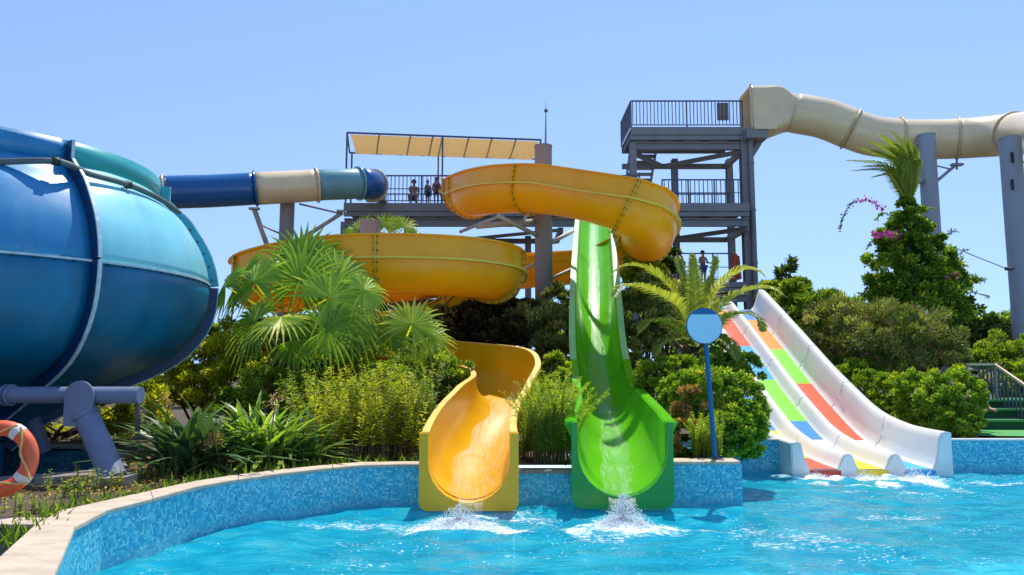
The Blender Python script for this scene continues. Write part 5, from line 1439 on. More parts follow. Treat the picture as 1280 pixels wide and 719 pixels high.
# ------------------------------------------------------------------ round sign, life buoy, railing
sg = thing('round_sign', 'round light blue sign with dark blue cap on a slim blue post beside the pool', 'sign', P(893, 574, 9.05))
def disc(c, r, y0, y1, mat, a0=0, a1=360, name='disc', chord=False):
    pts = [(math.cos(R(a)) * r, math.sin(R(a)) * r) for a in np.linspace(a0, a1, 49)[:(-1 if a1 - a0 == 360 else None)]]
    n = len(pts); V = []
    for y in (y0, y1):
        for x, z in pts: V.append((c.x + x, c.y + y, c.z + z))
    MB().add(V, [tuple(range(n)), tuple(range(2 * n - 1, n - 1, -1))] + [((i + 1) % n, i, n + i, n + (i + 1) % n) for i in range(n)]).build(name, mat, sg)
sc_ = P(880.5, 407.5, 9.0)
disc(sc_, .226, 0, .02, M['sign_dark'], name='back_plate'); disc(sc_, .217, -.008, -.002, M['sign'], name='face'); disc(sc_, .217, -.014, -.0085, M['sign_dark'], 42, 138, 'cap_band')
MB().tube([P(882.5, 428, 9.035), P(888, 500, 9.04), P(894, 575, 9.05)], .03, 12).build('post', M['sign_dark'], sg)
MB().tube([P(894, 572, 9.05), P(894, 576, 9.05)], .065, 12).build('foot_plate', M['steel_dark'], sg)

lb = thing('life_buoy', 'orange life buoy with white bands and rope at the left edge', 'life buoy', P(0, 573.5, 6.0))
def buoy():
    c = P(0, 573.5, 6.0); R0, r0 = .247, .066; n, m = 72, 18
    def tor(a0, a1, rr, k, full=False):
        V = []; F = []
        for i in range(k + 1):
            a = a0 + (a1 - a0) * i / k
            for j in range(m):
                b = 2 * math.pi * j / m; q = R0 + rr * math.cos(b) * .95
                V.append(c + Vector((q * math.cos(a), rr * .9 * math.sin(b), q * math.sin(a))))
        for i in range(k):
            for j in range(m): F.append((i * m + j, (i + 1) * m + j, (i + 1) * m + (j + 1) % m, i * m + (j + 1) % m))
        return MB().add(V, F, True)
    tor(0, 2 * math.pi, r0, n).build('ring', M['buoy'], lb, None, None)
    for a in (-35, 58, 145, 235): tor(R(a - 7), R(a + 7), r0 + .003, 6).build('white_band', M['white'], lb, None, None)
    for s in range(4):
        a0 = R(-35 + 90 * s + 5); pts = [c + Vector(((R0 + .0 + .10 - .13 * math.sin(math.pi * k / 8)) * math.cos(a0 + R(85) * k / 8), -.07, (R0 + .07 - .13 * math.sin(math.pi * k / 8)) * math.sin(a0 + R(85) * k / 8))) for k in range(9)]
        MB().tube(pts, .009, 6).build('rope', M['rope'], lb)
buoy()
bp = thing('buoy_post', 'thin steel post holding the life buoy, just at the left edge', 'post', P(-22, 640, 6.12))
MB().tube([P(-22, 650, 6.12), P(-20, 520, 6.12)], .025, 10).build('pole', M['steel'], bp); MB().tube([P(-20, 526, 6.12), P(0, 540, 6.06)], .012, 6).build('hook', M['steel'], bp)

rl = thing('step_railing', 'grey metal railing with pale top rail beside the dark green steps', 'railing', P(1245, 500, 14.2))
def steprail():
    Yr = 14.3; a = P(1209, 455.5, Yr); b = P(1243, 455.5, Yr); c = P(1290, 488, Yr - 1.0)
    MB().bar(a, b, .05, .045).build('top_rail', M['ivory_ring'], rl); MB().bar(b, c, .05, .045).build('top_rail', M['ivory_ring'], rl)
    dz = .88
    a2, b2, c2 = a - Vector((0, 0, dz - .1)), b - Vector((0, 0, dz - .1)), c - Vector((0, 0, dz - .1))
    MB().bar(a2, b2, .035, .035).build('bottom_rail', M['steel'], rl); MB().bar(b2, c2, .035, .035).build('bottom_rail', M['steel'], rl)
    bal = MB(); bal.bar((0, 0, -.78), (0, 0, -.02), .024, .024, Vector((0, 1, 0))); me = bal.mesh('baluster', M['rail'])
    L1 = (b - a).length; n1 = 7
    for i in range(n1): put('baluster', me, rl, a.lerp(b, i / n1))
    for i in range(9): put('baluster', me, rl, b.lerp(c, i / 9))
    for p in (a, b, c): MB().bar(p, p - Vector((0, 0, dz + .1)), .05, .05, Vector((0, 1, 0))).build('post', M['steel'], rl)
steprail()

# ================================================================== PLANTS
def v3(px, py, Y): return P(px, py, Y)
def B(px, py, Y, rx, rz, ry=None):
    "ellipsoid centred where the photograph shows px,py at depth Y; rx, rz in pixels"
    c = P(px, py, Y); s = Y / FPX
    return (c.x, c.y, c.z, rx * s, (ry if ry else rx * .8) * s, rz * s)
# --- big fan palm
def fan_palm(label, foot, crown, trunk_r, leaves_, group='fan palms', nb=27, skirt=True):
    t = thing('fan_palm', label, 'palm', foot, group)
    f, c = Vector(foot), Vector(crown)
    MB().tube([f, f.lerp(c, .5), c], [trunk_r * 1.15, trunk_r, trunk_r * .8], 12).build('trunk', M['bark'], t)
    mb = MB()
    for i in range(46):                                  # old leaf bases
        a = i * 2.4; z = i / 46.0; p = f.lerp(c, z); r = trunk_r * (1.1 - .2 * z)
        d = Vector((math.cos(a), math.sin(a), .0)); mb.bar(p + d * r * .8, p + d * (r + .10) + Vector((0, 0, .14)), .07, .02, d)
    tag(mb.build('leaf_bases', M['wood'], t), kind='stuff')
    for (px, py, Y, rad, face, tb, droop) in leaves_:
        fan_leaf(t, c, P(px, py, Y), rad, face, nb=nb, tb=tb - .12 - (.12 if Y > 11.35 and len(leaves_) > 8 else 0), droop=droop)  # rear fronds get a darker tint, painting shade into the leaves
    return t
fp = [ # hub px,py,Y, radius m, facing, tint, droop
 (412, 372, 11.0, .80, (.45, -1, .35), .62, .25), (374, 352, 11.4, .86, (-.1, -1, .1), .46, .2), (318, 352, 11.2, .72, (-.6, -1, .5), .60, .5), (455, 362, 11.3, .55, (.9, -1, .6), .7, .6), (282, 358, 11.4, .62, (-.9, -.8, .4), .6, .6),
 (300, 345, 11.8, .80, (-.9, -.6, .5), .45, .5), (425, 345, 11.8, .9, (.5, -.8, .6), .60, .4), (352, 396, 10.9, .60, (-.1, -.6, 1.3), .85, .5),
 (408, 412, 10.9, .68, (.3, -1, .1), .34, .5), (318, 402, 11.0, .66, (-.5, -1, .4), .48, .6), (436, 388, 11.5, .85, (.8, -.8, .5), .46, .6),
 (346, 330, 12.0, .85, (-.2, -.6, .6), .55, .3), (378, 322, 12.2, .78, (.1, -.9, .2), .38, .15), (290, 380, 11.6, .62, (-1, -.5, .2), .40, .7), (366, 425, 11.0, .6, (0, -1, -.1), .40, .6), (405, 330, 12.2, .85, (.35, -.8, .5), .62, .3)]
fan_palm('large fan palm with glowing yellow green leaves between the blue bowl and the yellow coil', P(350, 500, 11.5), P(356, 418, 11.45), .17, fp)
fp2 = [(515, 405, 11.6, .62, (.2, -1, .4), .72, .3), (488, 420, 12.0, .55, (-.5, -.9, .6), .55, .5), (540, 420, 11.7, .5, (.6, -.9, .5), .70, .5), (470, 408, 12.6, .6, (-.6, -.7, .8), .5, .5), (505, 440, 11.9, .5, (.1, -1, .3), .4, .6), (448, 430, 12.3, .5, (-.6, -.8, .5), .45, .6)]
fan_palm('smaller fan palm with bright leaves below the lower yellow coil', P(498, 520, 12.3), P(500, 452, 12.3), .12, fp2)
fp3 = [(448, 286, 19.5, .62, (-.6, -.8, .4), .6, .3), (480, 283, 19.8, .6, (0, -.9, .3), .55, .2), (505, 284, 19.6, .62, (.5, -.8, .4), .62, .4), (430, 298, 19.4, .55, (-.8, -.7, .2), .5, .5), (520, 298, 19.6, .5, (.8, -.7, .3), .5, .5)]
fan_palm('fan palm whose leaf tips show between the deck and the lower yellow coil', Vector((P(480, 300, 19.6).x, 19.6, 1.2)), P(480, 318, 19.6), .14, fp3)

# --- date palm in the middle
def date_palm(label, foot, crown, tr, fronds, group='date palms', ll=.4, mat='date', wind=(0, 0, 0), nl=46, boots=True):
    t = thing('date_palm', label, 'palm', foot, group)
    f, c = Vector(foot), Vector(crown)
    MB().tube([f, f.lerp(c, .6), c], [tr * 1.2, tr, tr * 1.1], 14).build('trunk', M['bark'], t)
    mb = MB()
    for i in range(60):
        a = i * 2.4; z = i / 60.0; p = f.lerp(c, z); d = Vector((math.cos(a), math.sin(a), 0)); mb.bar(p + d * tr * .8, p + d * (tr + .09) + Vector((0, 0, .12)), .08, .025, d)
    tag(mb.build('leaf_bases', M['wood'], t), kind='stuff')
    for pts, l, tb in fronds: date_frond(t, [P(*q) for q in pts], ll=l, nl=nl, tb=tb, mat=mat, wind=wind)
    return t
dp = [([(868, 428, 13), (850, 385, 12.8), (812, 362, 12.3), (778, 358, 11.9), (764, 378, 11.6)], .34, .55),
      ([(868, 428, 13), (845, 370, 13.2), (812, 338, 13.1), (782, 332, 13), (762, 345, 12.9)], .34, .5),
      ([(868, 428, 13), (862, 375, 13.4), (850, 335, 13.6), (846, 315, 13.8)], .28, .3),
      ([(870, 428, 13), (868, 370, 13.0), (866, 330, 13.0), (864, 312, 13.1)], .25, .45),
      ([(872, 428, 13), (884, 370, 13.4), (894, 335, 13.5), (893, 315, 13.6)], .28, .3),
      ([(874, 428, 13), (893, 370, 12.9), (920, 340, 12.7), (945, 338, 12.5), (962, 352, 12.4)], .36, .6),
      ([(874, 428, 13), (900, 385, 12.6), (930, 365, 12.3), (960, 360, 12.0), (985, 372, 11.8)], .34, .5),
      ([(876, 430, 13), (905, 400, 12.4), (930, 392, 12.0), (948, 400, 11.8), (955, 420, 11.6)], .3, .45),
      ([(864, 430, 13), (838, 405, 12.4), (812, 402, 12), (796, 420, 11.8)], .3, .4),
      ([(866, 432, 13), (845, 425, 12.3), (826, 430, 12), (818, 450, 11.9)], .28, .45),
      ([(876, 432, 13), (900, 425, 12.2), (915, 435, 11.9), (922, 455, 11.8)], .28, .4),
      ([(870, 430, 13), (880, 385, 14), (905, 350, 14.6), (935, 335, 15)], .36, .55)]
date_palm('date palm with arching pale ribbed fronds behind the round blue sign', P(870, 520, 13.0), P(870, 434, 13.0), .22, [(a_, b_ * 1.12, c_) for a_, b_, c_ in dp], nl=74)

# --- tall bougainvillea-wrapped palm
bgb = [B(1130, 300, 20, 28, 34), B(1114, 335, 20, 30, 38), B(1160, 335, 20.2, 34, 40), B(1145, 385, 20, 54, 45), B(1192, 372, 20.4, 28, 32), B(1108, 385, 20.1, 26, 30), B(1133, 268, 20, 17, 20), B(1162, 300, 20, 14, 18), B(1185, 345, 20.2, 18, 18)]
bv = bush('bougainvillea', 'tall dark green bougainvillea climbing a palm trunk, with magenta sprigs', 'climbing plant', bgb, 42000, .105, .07, M['lf_tree'], .24, 360, stems=10, ground=.6, shell=.6, tbias=.1)
for (cx_, cy_, k) in ((1100, 293, 26), (1112, 293, 34), (1190, 345, 6)):
    c = np.array(P(cx_, cy_, 19.1)); p = c + rng.normal(size=(k, 3)) * np.array([.13, .08, .05])
    put('blossom', leaves('blossom', p, rdir(k), rdir(k), .09, .08, np.full(k, .5), M['pinkflower']), bv)
pts = spline([P(1105, 262, 19.5), P(1085, 250, 19.4), P(1066, 254, 19.3), P(1055, 268, 19.3), P(1050, 286, 19.3)], 14)
MB().tube(pts, .012, 5).build('trailing_sprig', M['twig'], bv)
pp = np.array([p + Vector((rnd.gauss(0, .03), 0, rnd.gauss(0, .03))) for p in pts for _ in range(7)])
put('leaflets', leaves('leaflets', pp[len(pp) // 2:], rdir(len(pp) - len(pp) // 2), rdir(len(pp) - len(pp) // 2), .09, .05, np.full(len(pp) - len(pp) // 2, .1), M['lf_purple']), bv)
put('blossom', leaves('blossom', pp[:len(pp) // 2], rdir(len(pp) // 2), rdir(len(pp) // 2), .09, .07, np.full(len(pp) // 2, .5), M['pinkflower']), bv)
# sprigs sticking out of the crown
def sprigs(t, seeds, mat, ll=.11, n=26):
    Cs, As, Ns = [], [], []; mb = MB()
    for (a, b, Y) in seeds:
        p0, p1 = P(*a, Y), P(*b, Y); m = p0.lerp(p1, .5) + Vector((0, 0, .12)); pa = spline([p0, m, p1], 10); mb.tube(pa, .012, 4, False)
        for i in range(n): k = rnd.random() * 8.9; q = pa[int(k)].lerp(pa[int(k) + 1], k % 1); Cs.append(q); As.append(rdir(1)[0] + np.array([0, 0, .3])); Ns.append(np.array([0, -.4, 1]) + rdir(1)[0] * .4)
    n2 = len(Cs)
    put('sprig_leaves', leaves('sprig_leaves', np.array([tuple(c) for c in Cs]), np.array(As), nrm(np.array(Ns)), ll, ll * .55, np.clip(rng.normal(.45, .2, n2), 0, 1), mat), t)
    mb.build('sprig_stems', M['twig'], t)
sprigs(bv, [((1190, 330), (1212, 312), 20), ((1200, 350), (1232, 352), 20), ((1195, 370), (1238, 372), 20), ((1100, 330), (1080, 335), 20), ((1095, 360), (1076, 372), 20), ((1150, 270), (1172, 262), 20), ((1110, 268), (1094, 276), 20), ((1180, 300), (1196, 290), 20), ((1100, 300), (1083, 312), 20), ((1205, 385), (1226, 395), 20)], M['lf_tree'])
pf = []
for tip, l in (((1052, 192), .42), ((1058, 206), .38), ((1070, 176), .42), ((1082, 166), .42), ((1096, 158), .42), ((1112, 152), .42), ((1128, 156), .4), ((1072, 200), .4), ((1090, 184), .42), ((1105, 172), .42), ((1138, 168), .38), ((1085, 215), .38), ((1120, 180), .4), ((1144, 190), .34)):
    bx = (1134 + tip[0]) / 2 + 10; by = (250 + tip[1]) / 2 - 14
    pf.append(([(1137, 258, 20.2), ((1134 + bx) / 2 + 4, (256 + by) / 2, 19.8), (bx, by, 19.5), (tip[0], tip[1] + 8, 19.2 + rnd.uniform(-.4, .4))], l * .78, .22 + rnd.uniform(-.15, .15)))
date_palm('wind-blown date palm crown poking above the bougainvillea before the ivory tube', Vector((P(1137, 262, 20.3).x, 20.3, .6)), P(1137, 258, 20.2), .12, pf, wind=(-.5, 0, .15), nl=52)

# --- shrubs behind and around
bush('oleander', 'broad oleander with faded pink blossoms behind the clipped hedge', 'shrub', [B(1048, 412, 17.6, 48, 34), B(1100, 420, 16.8, 52, 38), B(1150, 430, 16.5, 48, 36), B(1180, 440, 16.5, 26, 26), B(1040, 440, 18.4, 30, 32), B(1078, 440, 17, 40, 28)], 34000, .105, .026, M['lf_grey'], .26, 200, flowers=(M['roseflower'], 900, .05), ground=.5, up=.6)
bush('clipped_hedge', 'clipped light green hedge between the white slide and the green steps', 'hedge', [B(1090, 493, 15.1, 24, 28), B(1122, 499, 14.2, 28, 33), B(1152, 503, 13.3, 30, 37), B(1187, 506, 12.6, 36, 40), B(1150, 528, 13.2, 28, 22), B(1120, 522, 14.0, 26, 24), B(1200, 528, 12.2, 25, 22), B(1200, 492, 12.5, 26, 26), B(1064, 480, 16.0, 24, 22), B(1090, 512, 15.0, 20, 20)], 62000, .052, .034, M['lf_hedge'], .15, 900, ground=.5, shell=.86, stems=14, low=-1.1)
bush('shrub', 'bright leafy shrub between the oleander and the white slide', 'shrub', [B(1050, 470, 17.2, 24, 20), B(1078, 470, 16.4, 26, 18)], 6000, .08, .05, M['lf_hedge'], .28, 60, ground=.5)
bush('shrub', 'grey green shrub between the brown column and the green slide', 'shrub', [B(690, 415, 15.2, 26, 30), B(665, 405, 15.5, 30, 24), B(700, 385, 16, 20, 26), B(690, 450, 14.6, 26, 26), B(645, 415, 15.6, 22, 22)], 17000, .105, .035, M['lf_grey'], .28, 120, ground=1.0, up=.5)
bush('shrub', 'dull purple brown shrub behind the bend of the yellow slide', 'shrub', [B(600, 408, 15.4, 46, 24), B(640, 396, 15.8, 34, 18), B(565, 412, 15.2, 36, 22), B(630, 425, 15.2, 42, 26)], 14000, .11, .07, M['lf_purple'], .26, 100, ground=1.5)
bush('shrub', 'deep green shrub below the low roof, left of the yellow slide bend', 'shrub', [B(545, 410, 16, 30, 22), B(520, 425, 15.5, 34, 24), B(475, 430, 15, 36, 26), B(560, 430, 15.2, 30, 18)], 12000, .10, .05, M['lf_mid'], .26, 90, ground=1.2)
bush('shrub', 'dark shrub mass right of the green slide behind the date palm', 'shrub', [B(805, 400, 15.5, 34, 40), B(790, 440, 15, 26, 34), B(835, 430, 15.3, 34, 40), B(820, 370, 16.5, 30, 26)], 18000, .10, .055, M['lf_grey'], .26, 120, ground=1.0)
bush('climbing_vine', 'yellow green vine climbing beside the end of the upper yellow coil', 'climbing plant', [B(795, 300, 17.4, 9, 14), B(800, 322, 17.4, 13, 16), B(808, 345, 17.4, 18, 18), B(790, 340, 17.3, 9, 16), B(822, 350, 17.4, 14, 16)], 5200, .12, .08, M['lf_yel'], .5, 70, ground=1.5, stems=6)
bush('shrub', 'dark rounded shrub behind the vine, under the right end of the upper coil', 'shrub', [B(835, 352, 18.4, 20, 26), B(842, 330, 18.6, 14, 14), B(810, 370, 18.2, 22, 22)], 7000, .11, .07, M['lf_dark'], .3, 60, ground=1.5)
bush('shrub', 'light green shrub in front of the date palm, right of the green slide', 'shrub', [B(822, 475, 11.9, 24, 24), B(850, 470, 11.9, 26, 22), B(848, 500, 11.2, 22, 26)], 13000, .06, .034, M['lf_hedge'], .24, 120, ground=.45)
bush('shrub', 'rounded hedge-like shrub with brown patches behind the round sign post', 'shrub', [B(858, 502, 10.4, 26, 32), B(885, 496, 10.2, 38, 34), B(922, 508, 10.2, 32, 38), B(862, 542, 10.0, 26, 28), B(905, 540, 9.8, 34, 30), B(932, 536, 9.9, 24, 34)], 48000, .045, .027, M['lf_hedge'], .17, 700, shell=.84, stems=14, low=-1.1)
C, A, Nn, l, w, ti = blob_leaves([B(862, 505, 9.85, 20, 18), B(858, 545, 9.6, 16, 18)], 4200, .05, .026, .24, 40)
put('dry_leaves', leaves('dry_leaves', C, A, Nn, l, w, ti, M['lf_brown']), bpy.data.objects[[o.name for o in bpy.data.objects if o.get('label', '').startswith('rounded hedge-like')][0]])
bush('shrub', 'shrub shaded by the date palm at the top left of the white slide', 'shrub', [B(905, 455, 12.6, 24, 34), B(930, 470, 12.0, 20, 26), B(890, 470, 12.2, 30, 30)], 11000, .06, .034, M['lf_mid'], .26, 100, ground=.5)
bush('small_tree', 'small tree with reddish dark leaves above the top of the white slide', 'tree', [B(985, 380, 21, 28, 26), B(1008, 400, 20.6, 24, 28), B(965, 372, 22.4, 18, 18), B(1000, 365, 21.2, 16, 14)], 9000, .13, .07, M['lf_mid'], .32, 70, ground=1.0, stems=10)
bt = bush('small_tree', 'sparse dark tree standing against the sky right of the tower', 'tree', [B(983, 345, 24, 9, 8), B(975, 362, 24, 14, 9), B(998, 362, 24, 10, 9), B(985, 330, 24, 6, 7)], 900, .2, .09, M['lf_dark'], .5, 30, ground=1.0, stems=6, tbias=.2)
bush('background_tree', 'dark tree crown low behind the bougainvillea, left of the right column', 'tree', [B(1205, 430, 24, 40, 26), B(1235, 425, 25, 32, 22), B(1175, 440, 23, 30, 22)], 9000, .16, .09, M['lf_dark'], .3, 80, ground=.6)
bush('background_shrub', 'yellow flecked shrub behind the step railing', 'shrub', [B(1262, 440, 18, 34, 26), B(1285, 455, 17.5, 28, 30), B(1240, 470, 17.5, 34, 30), B(1290, 490, 16.8, 36, 34)], 15000, .085, .05, M['lf_mid'], .26, 120, ground=.6)
bush('background_shrub', 'orange yellow flowering shrub at the left end of the step railing', 'shrub', [B(1204, 468, 15.2, 12, 10)], 900, .07, .05, M['lf_yel'], .4, 14, ground=.6)
bush('background_tree', 'low olive tree crown between the oleander and the small tree', 'tree', [B(1040, 385, 19, 26, 18), B(1012, 392, 18, 20, 20)], 4500, .12, .05, M['lf_mid'], .34, 50, ground=.8)
# left side
bush('shrub', 'sunlit yellow green shrub under and behind the right side of the blue bowl', 'shrub', [B(250, 455, 13.6, 34, 32), B(215, 480, 13.4, 34, 30), B(290, 450, 13.4, 36, 34), B(300, 480, 12.6, 34, 30), B(245, 500, 13.0, 36, 26)], 17000, .085, .035, M['lf_yel'], .28, 130)
bush('shrub', 'golden green shrub seen through the bowl support legs', 'shrub', [B(20, 525, 12.5, 50, 26), B(85, 525, 12.3, 40, 28), B(140, 520, 12.2, 36, 30), B(185, 510, 12.4, 30, 30), B(-60, 525, 12.5, 50, 28)], 17000, .08, .035, M['lf_yel'], .28, 130, tbias=.05)
bush('shrub', 'deep green backing shrub behind the large fan palm', 'shrub', [B(330, 440, 14.5, 50, 32), B(400, 440, 14.2, 50, 34), B(440, 455, 13.6, 40, 30), B(360, 475, 13, 50, 28), B(280, 430, 15, 30, 26)], 17000, .09, .04, M['lf_mid'], .28, 120)
bush('shrub', 'mid green shrub massed behind the strap leaved clump', 'shrub', [B(330, 500, 11, 40, 34), B(290, 520, 10.8, 36, 30), B(380, 505, 11, 34, 34)], 11000, .06, .03, M['lf_mid'], .26, 90)
spray('bamboo_clump', 'golden green bamboo-like clump left of the yellow slide', 'bamboo', (P(455, 575, 9.7).x, 9.9, .45), 110, 1.3, .38, (.75, .35), .10, .017, 85, M['lf_yel'], group='feathery plants left of the yellow slide')
spray('bamboo_clump', 'greener bamboo-like clump beside the strap leaved plant', 'bamboo', (P(410, 578, 9.7).x, 10.3, .45), 80, 1.2, .42, (.65, .3), .10, .020, 80, M['lf_mid'], group='feathery plants left of the yellow slide')
spray('fern_shrub', 'ferny green shrub pressed against the left wall of the yellow slide', 'shrub', (P(508, 570, 10.1).x, 10.3, .45), 75, 1.3, .28, (.40, .45), .085, .02, 95, M['lf_mid'], group='feathery plants left of the yellow slide')
spray('fern_shrub', 'taller ferny shrub arching over the upper rim of the yellow slide', 'shrub', (P(505, 540, 11.3).x, 11.4, .6), 60, 1.55, .42, (.5, .35), .09, .022, 85, M['lf_mid'], group='feathery plants left of the yellow slide')
spray('wispy_shrub', 'wispy bright green shrub between the yellow and green slides', 'shrub', (P(693, 585, 9.3).x, 9.4, .45), 140, 1.22, .5, (.26, .2), .06, .011, 170, M['lf_fine'], group='wispy shrubs at the pool wall')
spray('wispy_shrub', 'wispy pale green shrub at the foot of the round sign', 'shrub', (P(888, 570, 9.15).x, 9.3, .48), 60, .62, .45, (.16, .1), .05, .007, 140, M['lf_fine'], group='wispy shrubs at the pool wall')
spray('wispy_shrub', 'small wispy shrub against the left wall of the green slide mouth', 'shrub', (P(672, 582, 9.2).x, 9.7, .45), 45, .85, .4, (.2, .2), .055, .008, 130, M['lf_fine'], group='wispy shrubs at the pool wall')
# strap-leaved clumps
def strap_clump(label, base, n, L, W, mat, spread=1.0, tb=.4, az=None):
    t = thing('strap_leaf_plant', label, 'plant', base, 'strap leaved plants behind the coping')
    for i in range(n):
        a = rnd.uniform(*(az or (0, 2 * math.pi))); e = rnd.uniform(.35, 1.25) if i > n // 3 else rnd.uniform(.9, 1.4); l = L * rnd.uniform(.65, 1.1); w = W * rnd.uniform(.8, 1.2)
        d = Vector((math.cos(a) * math.cos(e), math.sin(a) * math.cos(e), math.sin(e))); s = Vector(base) + Vector((rnd.uniform(-.22, .22), rnd.uniform(-.15, .15), 0))
        side = d.cross(Vector((0, 0, 1))).normalized(); path = []; wd = []
        dr = rnd.uniform(.25, .9)
        for tt, ww in ((0, .45), (.15, .8), (.35, 1), (.55, 1), (.75, .8), (.9, .45), (1, .05)):
            path.append(s + d * l * tt + Vector((math.cos(a), math.sin(a), -1.1)) * l * dr * tt ** 2.4 * .45); wd.append(w * ww * .5)
        V, F, T = [], [], []; n2 = side.cross(d)
        blade_strip(V, F, T, path, side, n2, wd, min(1, max(0, tb + rnd.gauss(0, .2))), .16)
        o = put('leaf', tint_mesh('leaf', V, F, T, mat), t)
    return t
strap_clump('dark blue green strap leaved clump beside the bowl support leg', (P(235, 575, 8.6).x, 8.75, .43), 95, 1.12, .095, M['strap_dark'], tb=.4)
strap_clump('lighter green strap leaved clump left of the bamboo', (P(320, 570, 8.9).x, 9.2, .43), 120, 1.1, .075, M['strap'], tb=.45)
strap_clump('dull green strap leaved clump drooping at the right end of the group', (P(368, 572, 9.1).x, 9.35, .43), 60, .85, .065, M['strap_dark'], tb=.6)
strap_clump('small strap leaved tuft in deep shade by the drop pipe', (P(190, 585, 8.6).x, 8.9, .43), 26, .6, .07, M['strap_dark'], tb=.3)
C = np.array(P(268, 545, 8.3)); k = 260
t = thing('dead_flower_head', 'dry tan flower heads among the dark strap leaves', 'dead flowers', P(268, 560, 8.3))
pts = np.concatenate([np.array(P(x, y, 8.35)) + rng.normal(size=(70, 3)) * .05 for x, y in ((268, 545), (205, 500), (345, 500), (262, 552))])
tag(put('petals', leaves('petals', pts, rdir(len(pts)), rdir(len(pts)), .06, .014, np.clip(rng.normal(.6, .25, len(pts)), 0, 1), M['lf_brown']), t), kind='stuff')
for x, y, x2, y2 in ((268, 545, 275, 585), (205, 500, 222, 560), (345, 500, 335, 570)): MB().tube([P(x, y, 8.35), P(x2, y2, 8.5)], .008, 5).build('stalk', M['twig'], t)

# seedlings in the strip along the coping
sd_px = [(3, 640), (26, 645), (42, 642), (64, 640), (82, 622), (96, 622), (112, 618), (120, 614), (136, 613), (150, 612), (170, 606), (176, 602), (190, 602), (205, 600), (222, 598), (100, 606), (60, 618), (20, 622), (-12, 646), (240, 596), (262, 592), (285, 590), (312, 587), (340, 584)]
ORDN = 'first second third fourth fifth sixth seventh eighth ninth tenth eleventh twelfth thirteenth fourteenth fifteenth sixteenth seventeenth eighteenth nineteenth twentieth twenty-first twenty-second twenty-third twenty-fourth'.split()
for i, (x, y) in enumerate(sd_px):
    g = G(x, y, GZ)
    hh = rnd.uniform(.16, .34) if x < 180 else rnd.uniform(.18, .3)
    rank = sorted(q[0] for q in sd_px).index(x)
    spray('seedling', ORDN[rank] + ' leafy seedling from the left in the soil strip behind the coping', 'plant', (g.x, g.y, GZ), rnd.randint(2, 4), hh, .25, (.04, .03), .055, .012, 26, M['strap'] if i % 3 else M['lf_yel'], group='seedlings along the pool coping', start=.05)
# litter and low growth on the soil (uncountable)
def groundcover():
    n = 8000
    u = rng.random(n); X = -5.5 + 9 * u; Yv = 7 + rng.random(n) * 4.5
    keep = []
    pl = [(p.x, p.y) for p in offset(inner, .5)] + [(XB - .3, FY + .35), (XB - .3, 14), (-7, 14), (-7, 5)]
    ins = np.zeros(n, bool); j = len(pl) - 1
    for i in range(len(pl)):
        xi, yi = pl[i]; xj, yj = pl[j]
        ins ^= ((yi > Yv) != (yj > Yv)) & (X < (xj - xi) * (Yv - yi) / (yj - yi + 1e-12) + xi); j = i
    ba_ = [(p.x, p.y) for p in basin_a]; inb = np.zeros(n, bool); j = len(ba_) - 1
    for i in range(len(ba_)):
        xi, yi = ba_[i]; xj, yj = ba_[j]
        inb ^= ((yi > Yv) != (yj > Yv)) & (X < (xj - xi) * (Yv - yi) / (yj - yi + 1e-12) + xi); j = i
    ins &= ~inb
    for xa, xb in ((SY0 - .1, SY1 + .15), (SG0 - .1, SG1 + .1)): ins &= ~((X > xa) & (X < xb) & (Yv < 10.8))
    X, Yv = X[ins], Yv[ins]; k = len(X)
    a = nrm(rng.normal(size=(k, 3)) * np.array([1, 1, .35]) + np.array([0, 0, .15]))
    C = np.stack([X, Yv, np.full(k, GZ + .012) + .02 * rng.random(k)], 1)
    tag(put('leaf_litter', leaves('leaf_litter', C, a, nrm(rng.normal(size=(k, 3)) * .4 + np.array([0, 0, 1])), .055 * (.5 + rng.random(k)), .025, rng.random(k), M['lf_brown'])), 'dry brown leaf litter scattered over the planting soil', 'leaf litter', kind='stuff')
    n = 700; s = rng.random(n)
    # grass blades right behind the coping
    ln = offset(a_out, .12); S = [0]
    for i in range(1, len(ln)): S.append(S[-1] + (ln[i] - ln[i - 1]).length)
    P_ = []
    for q in s:
        d = S[1] + .5 + q * (S[-1] - S[1] - .5)
        for i in range(1, len(ln)):
            if d <= S[i]: f = (d - S[i - 1]) / (S[i] - S[i - 1]); P_.append(ln[i - 1].lerp(ln[i], f)); break
        else: P_.append(ln[-1])
    P_ = np.array([(p.x, p.y, GZ) for p in P_]) + np.stack([rng.normal(0, .07, n), np.abs(rng.normal(0, .22, n)), np.zeros(n)], 1)
    a = nrm(rng.normal(size=(n, 3)) * .35 + np.array([0, 0, 1]))
    tag(put('grass', leaves('grass', P_, a, rdir(n), .13 * (.4 + rng.random(n)), .010, np.clip(rng.normal(.35, .25, n), 0, 1), M['strap'], droop=.3)), 'thin grass growing in the soil strip behind the coping', 'grass', kind='stuff')
groundcover()
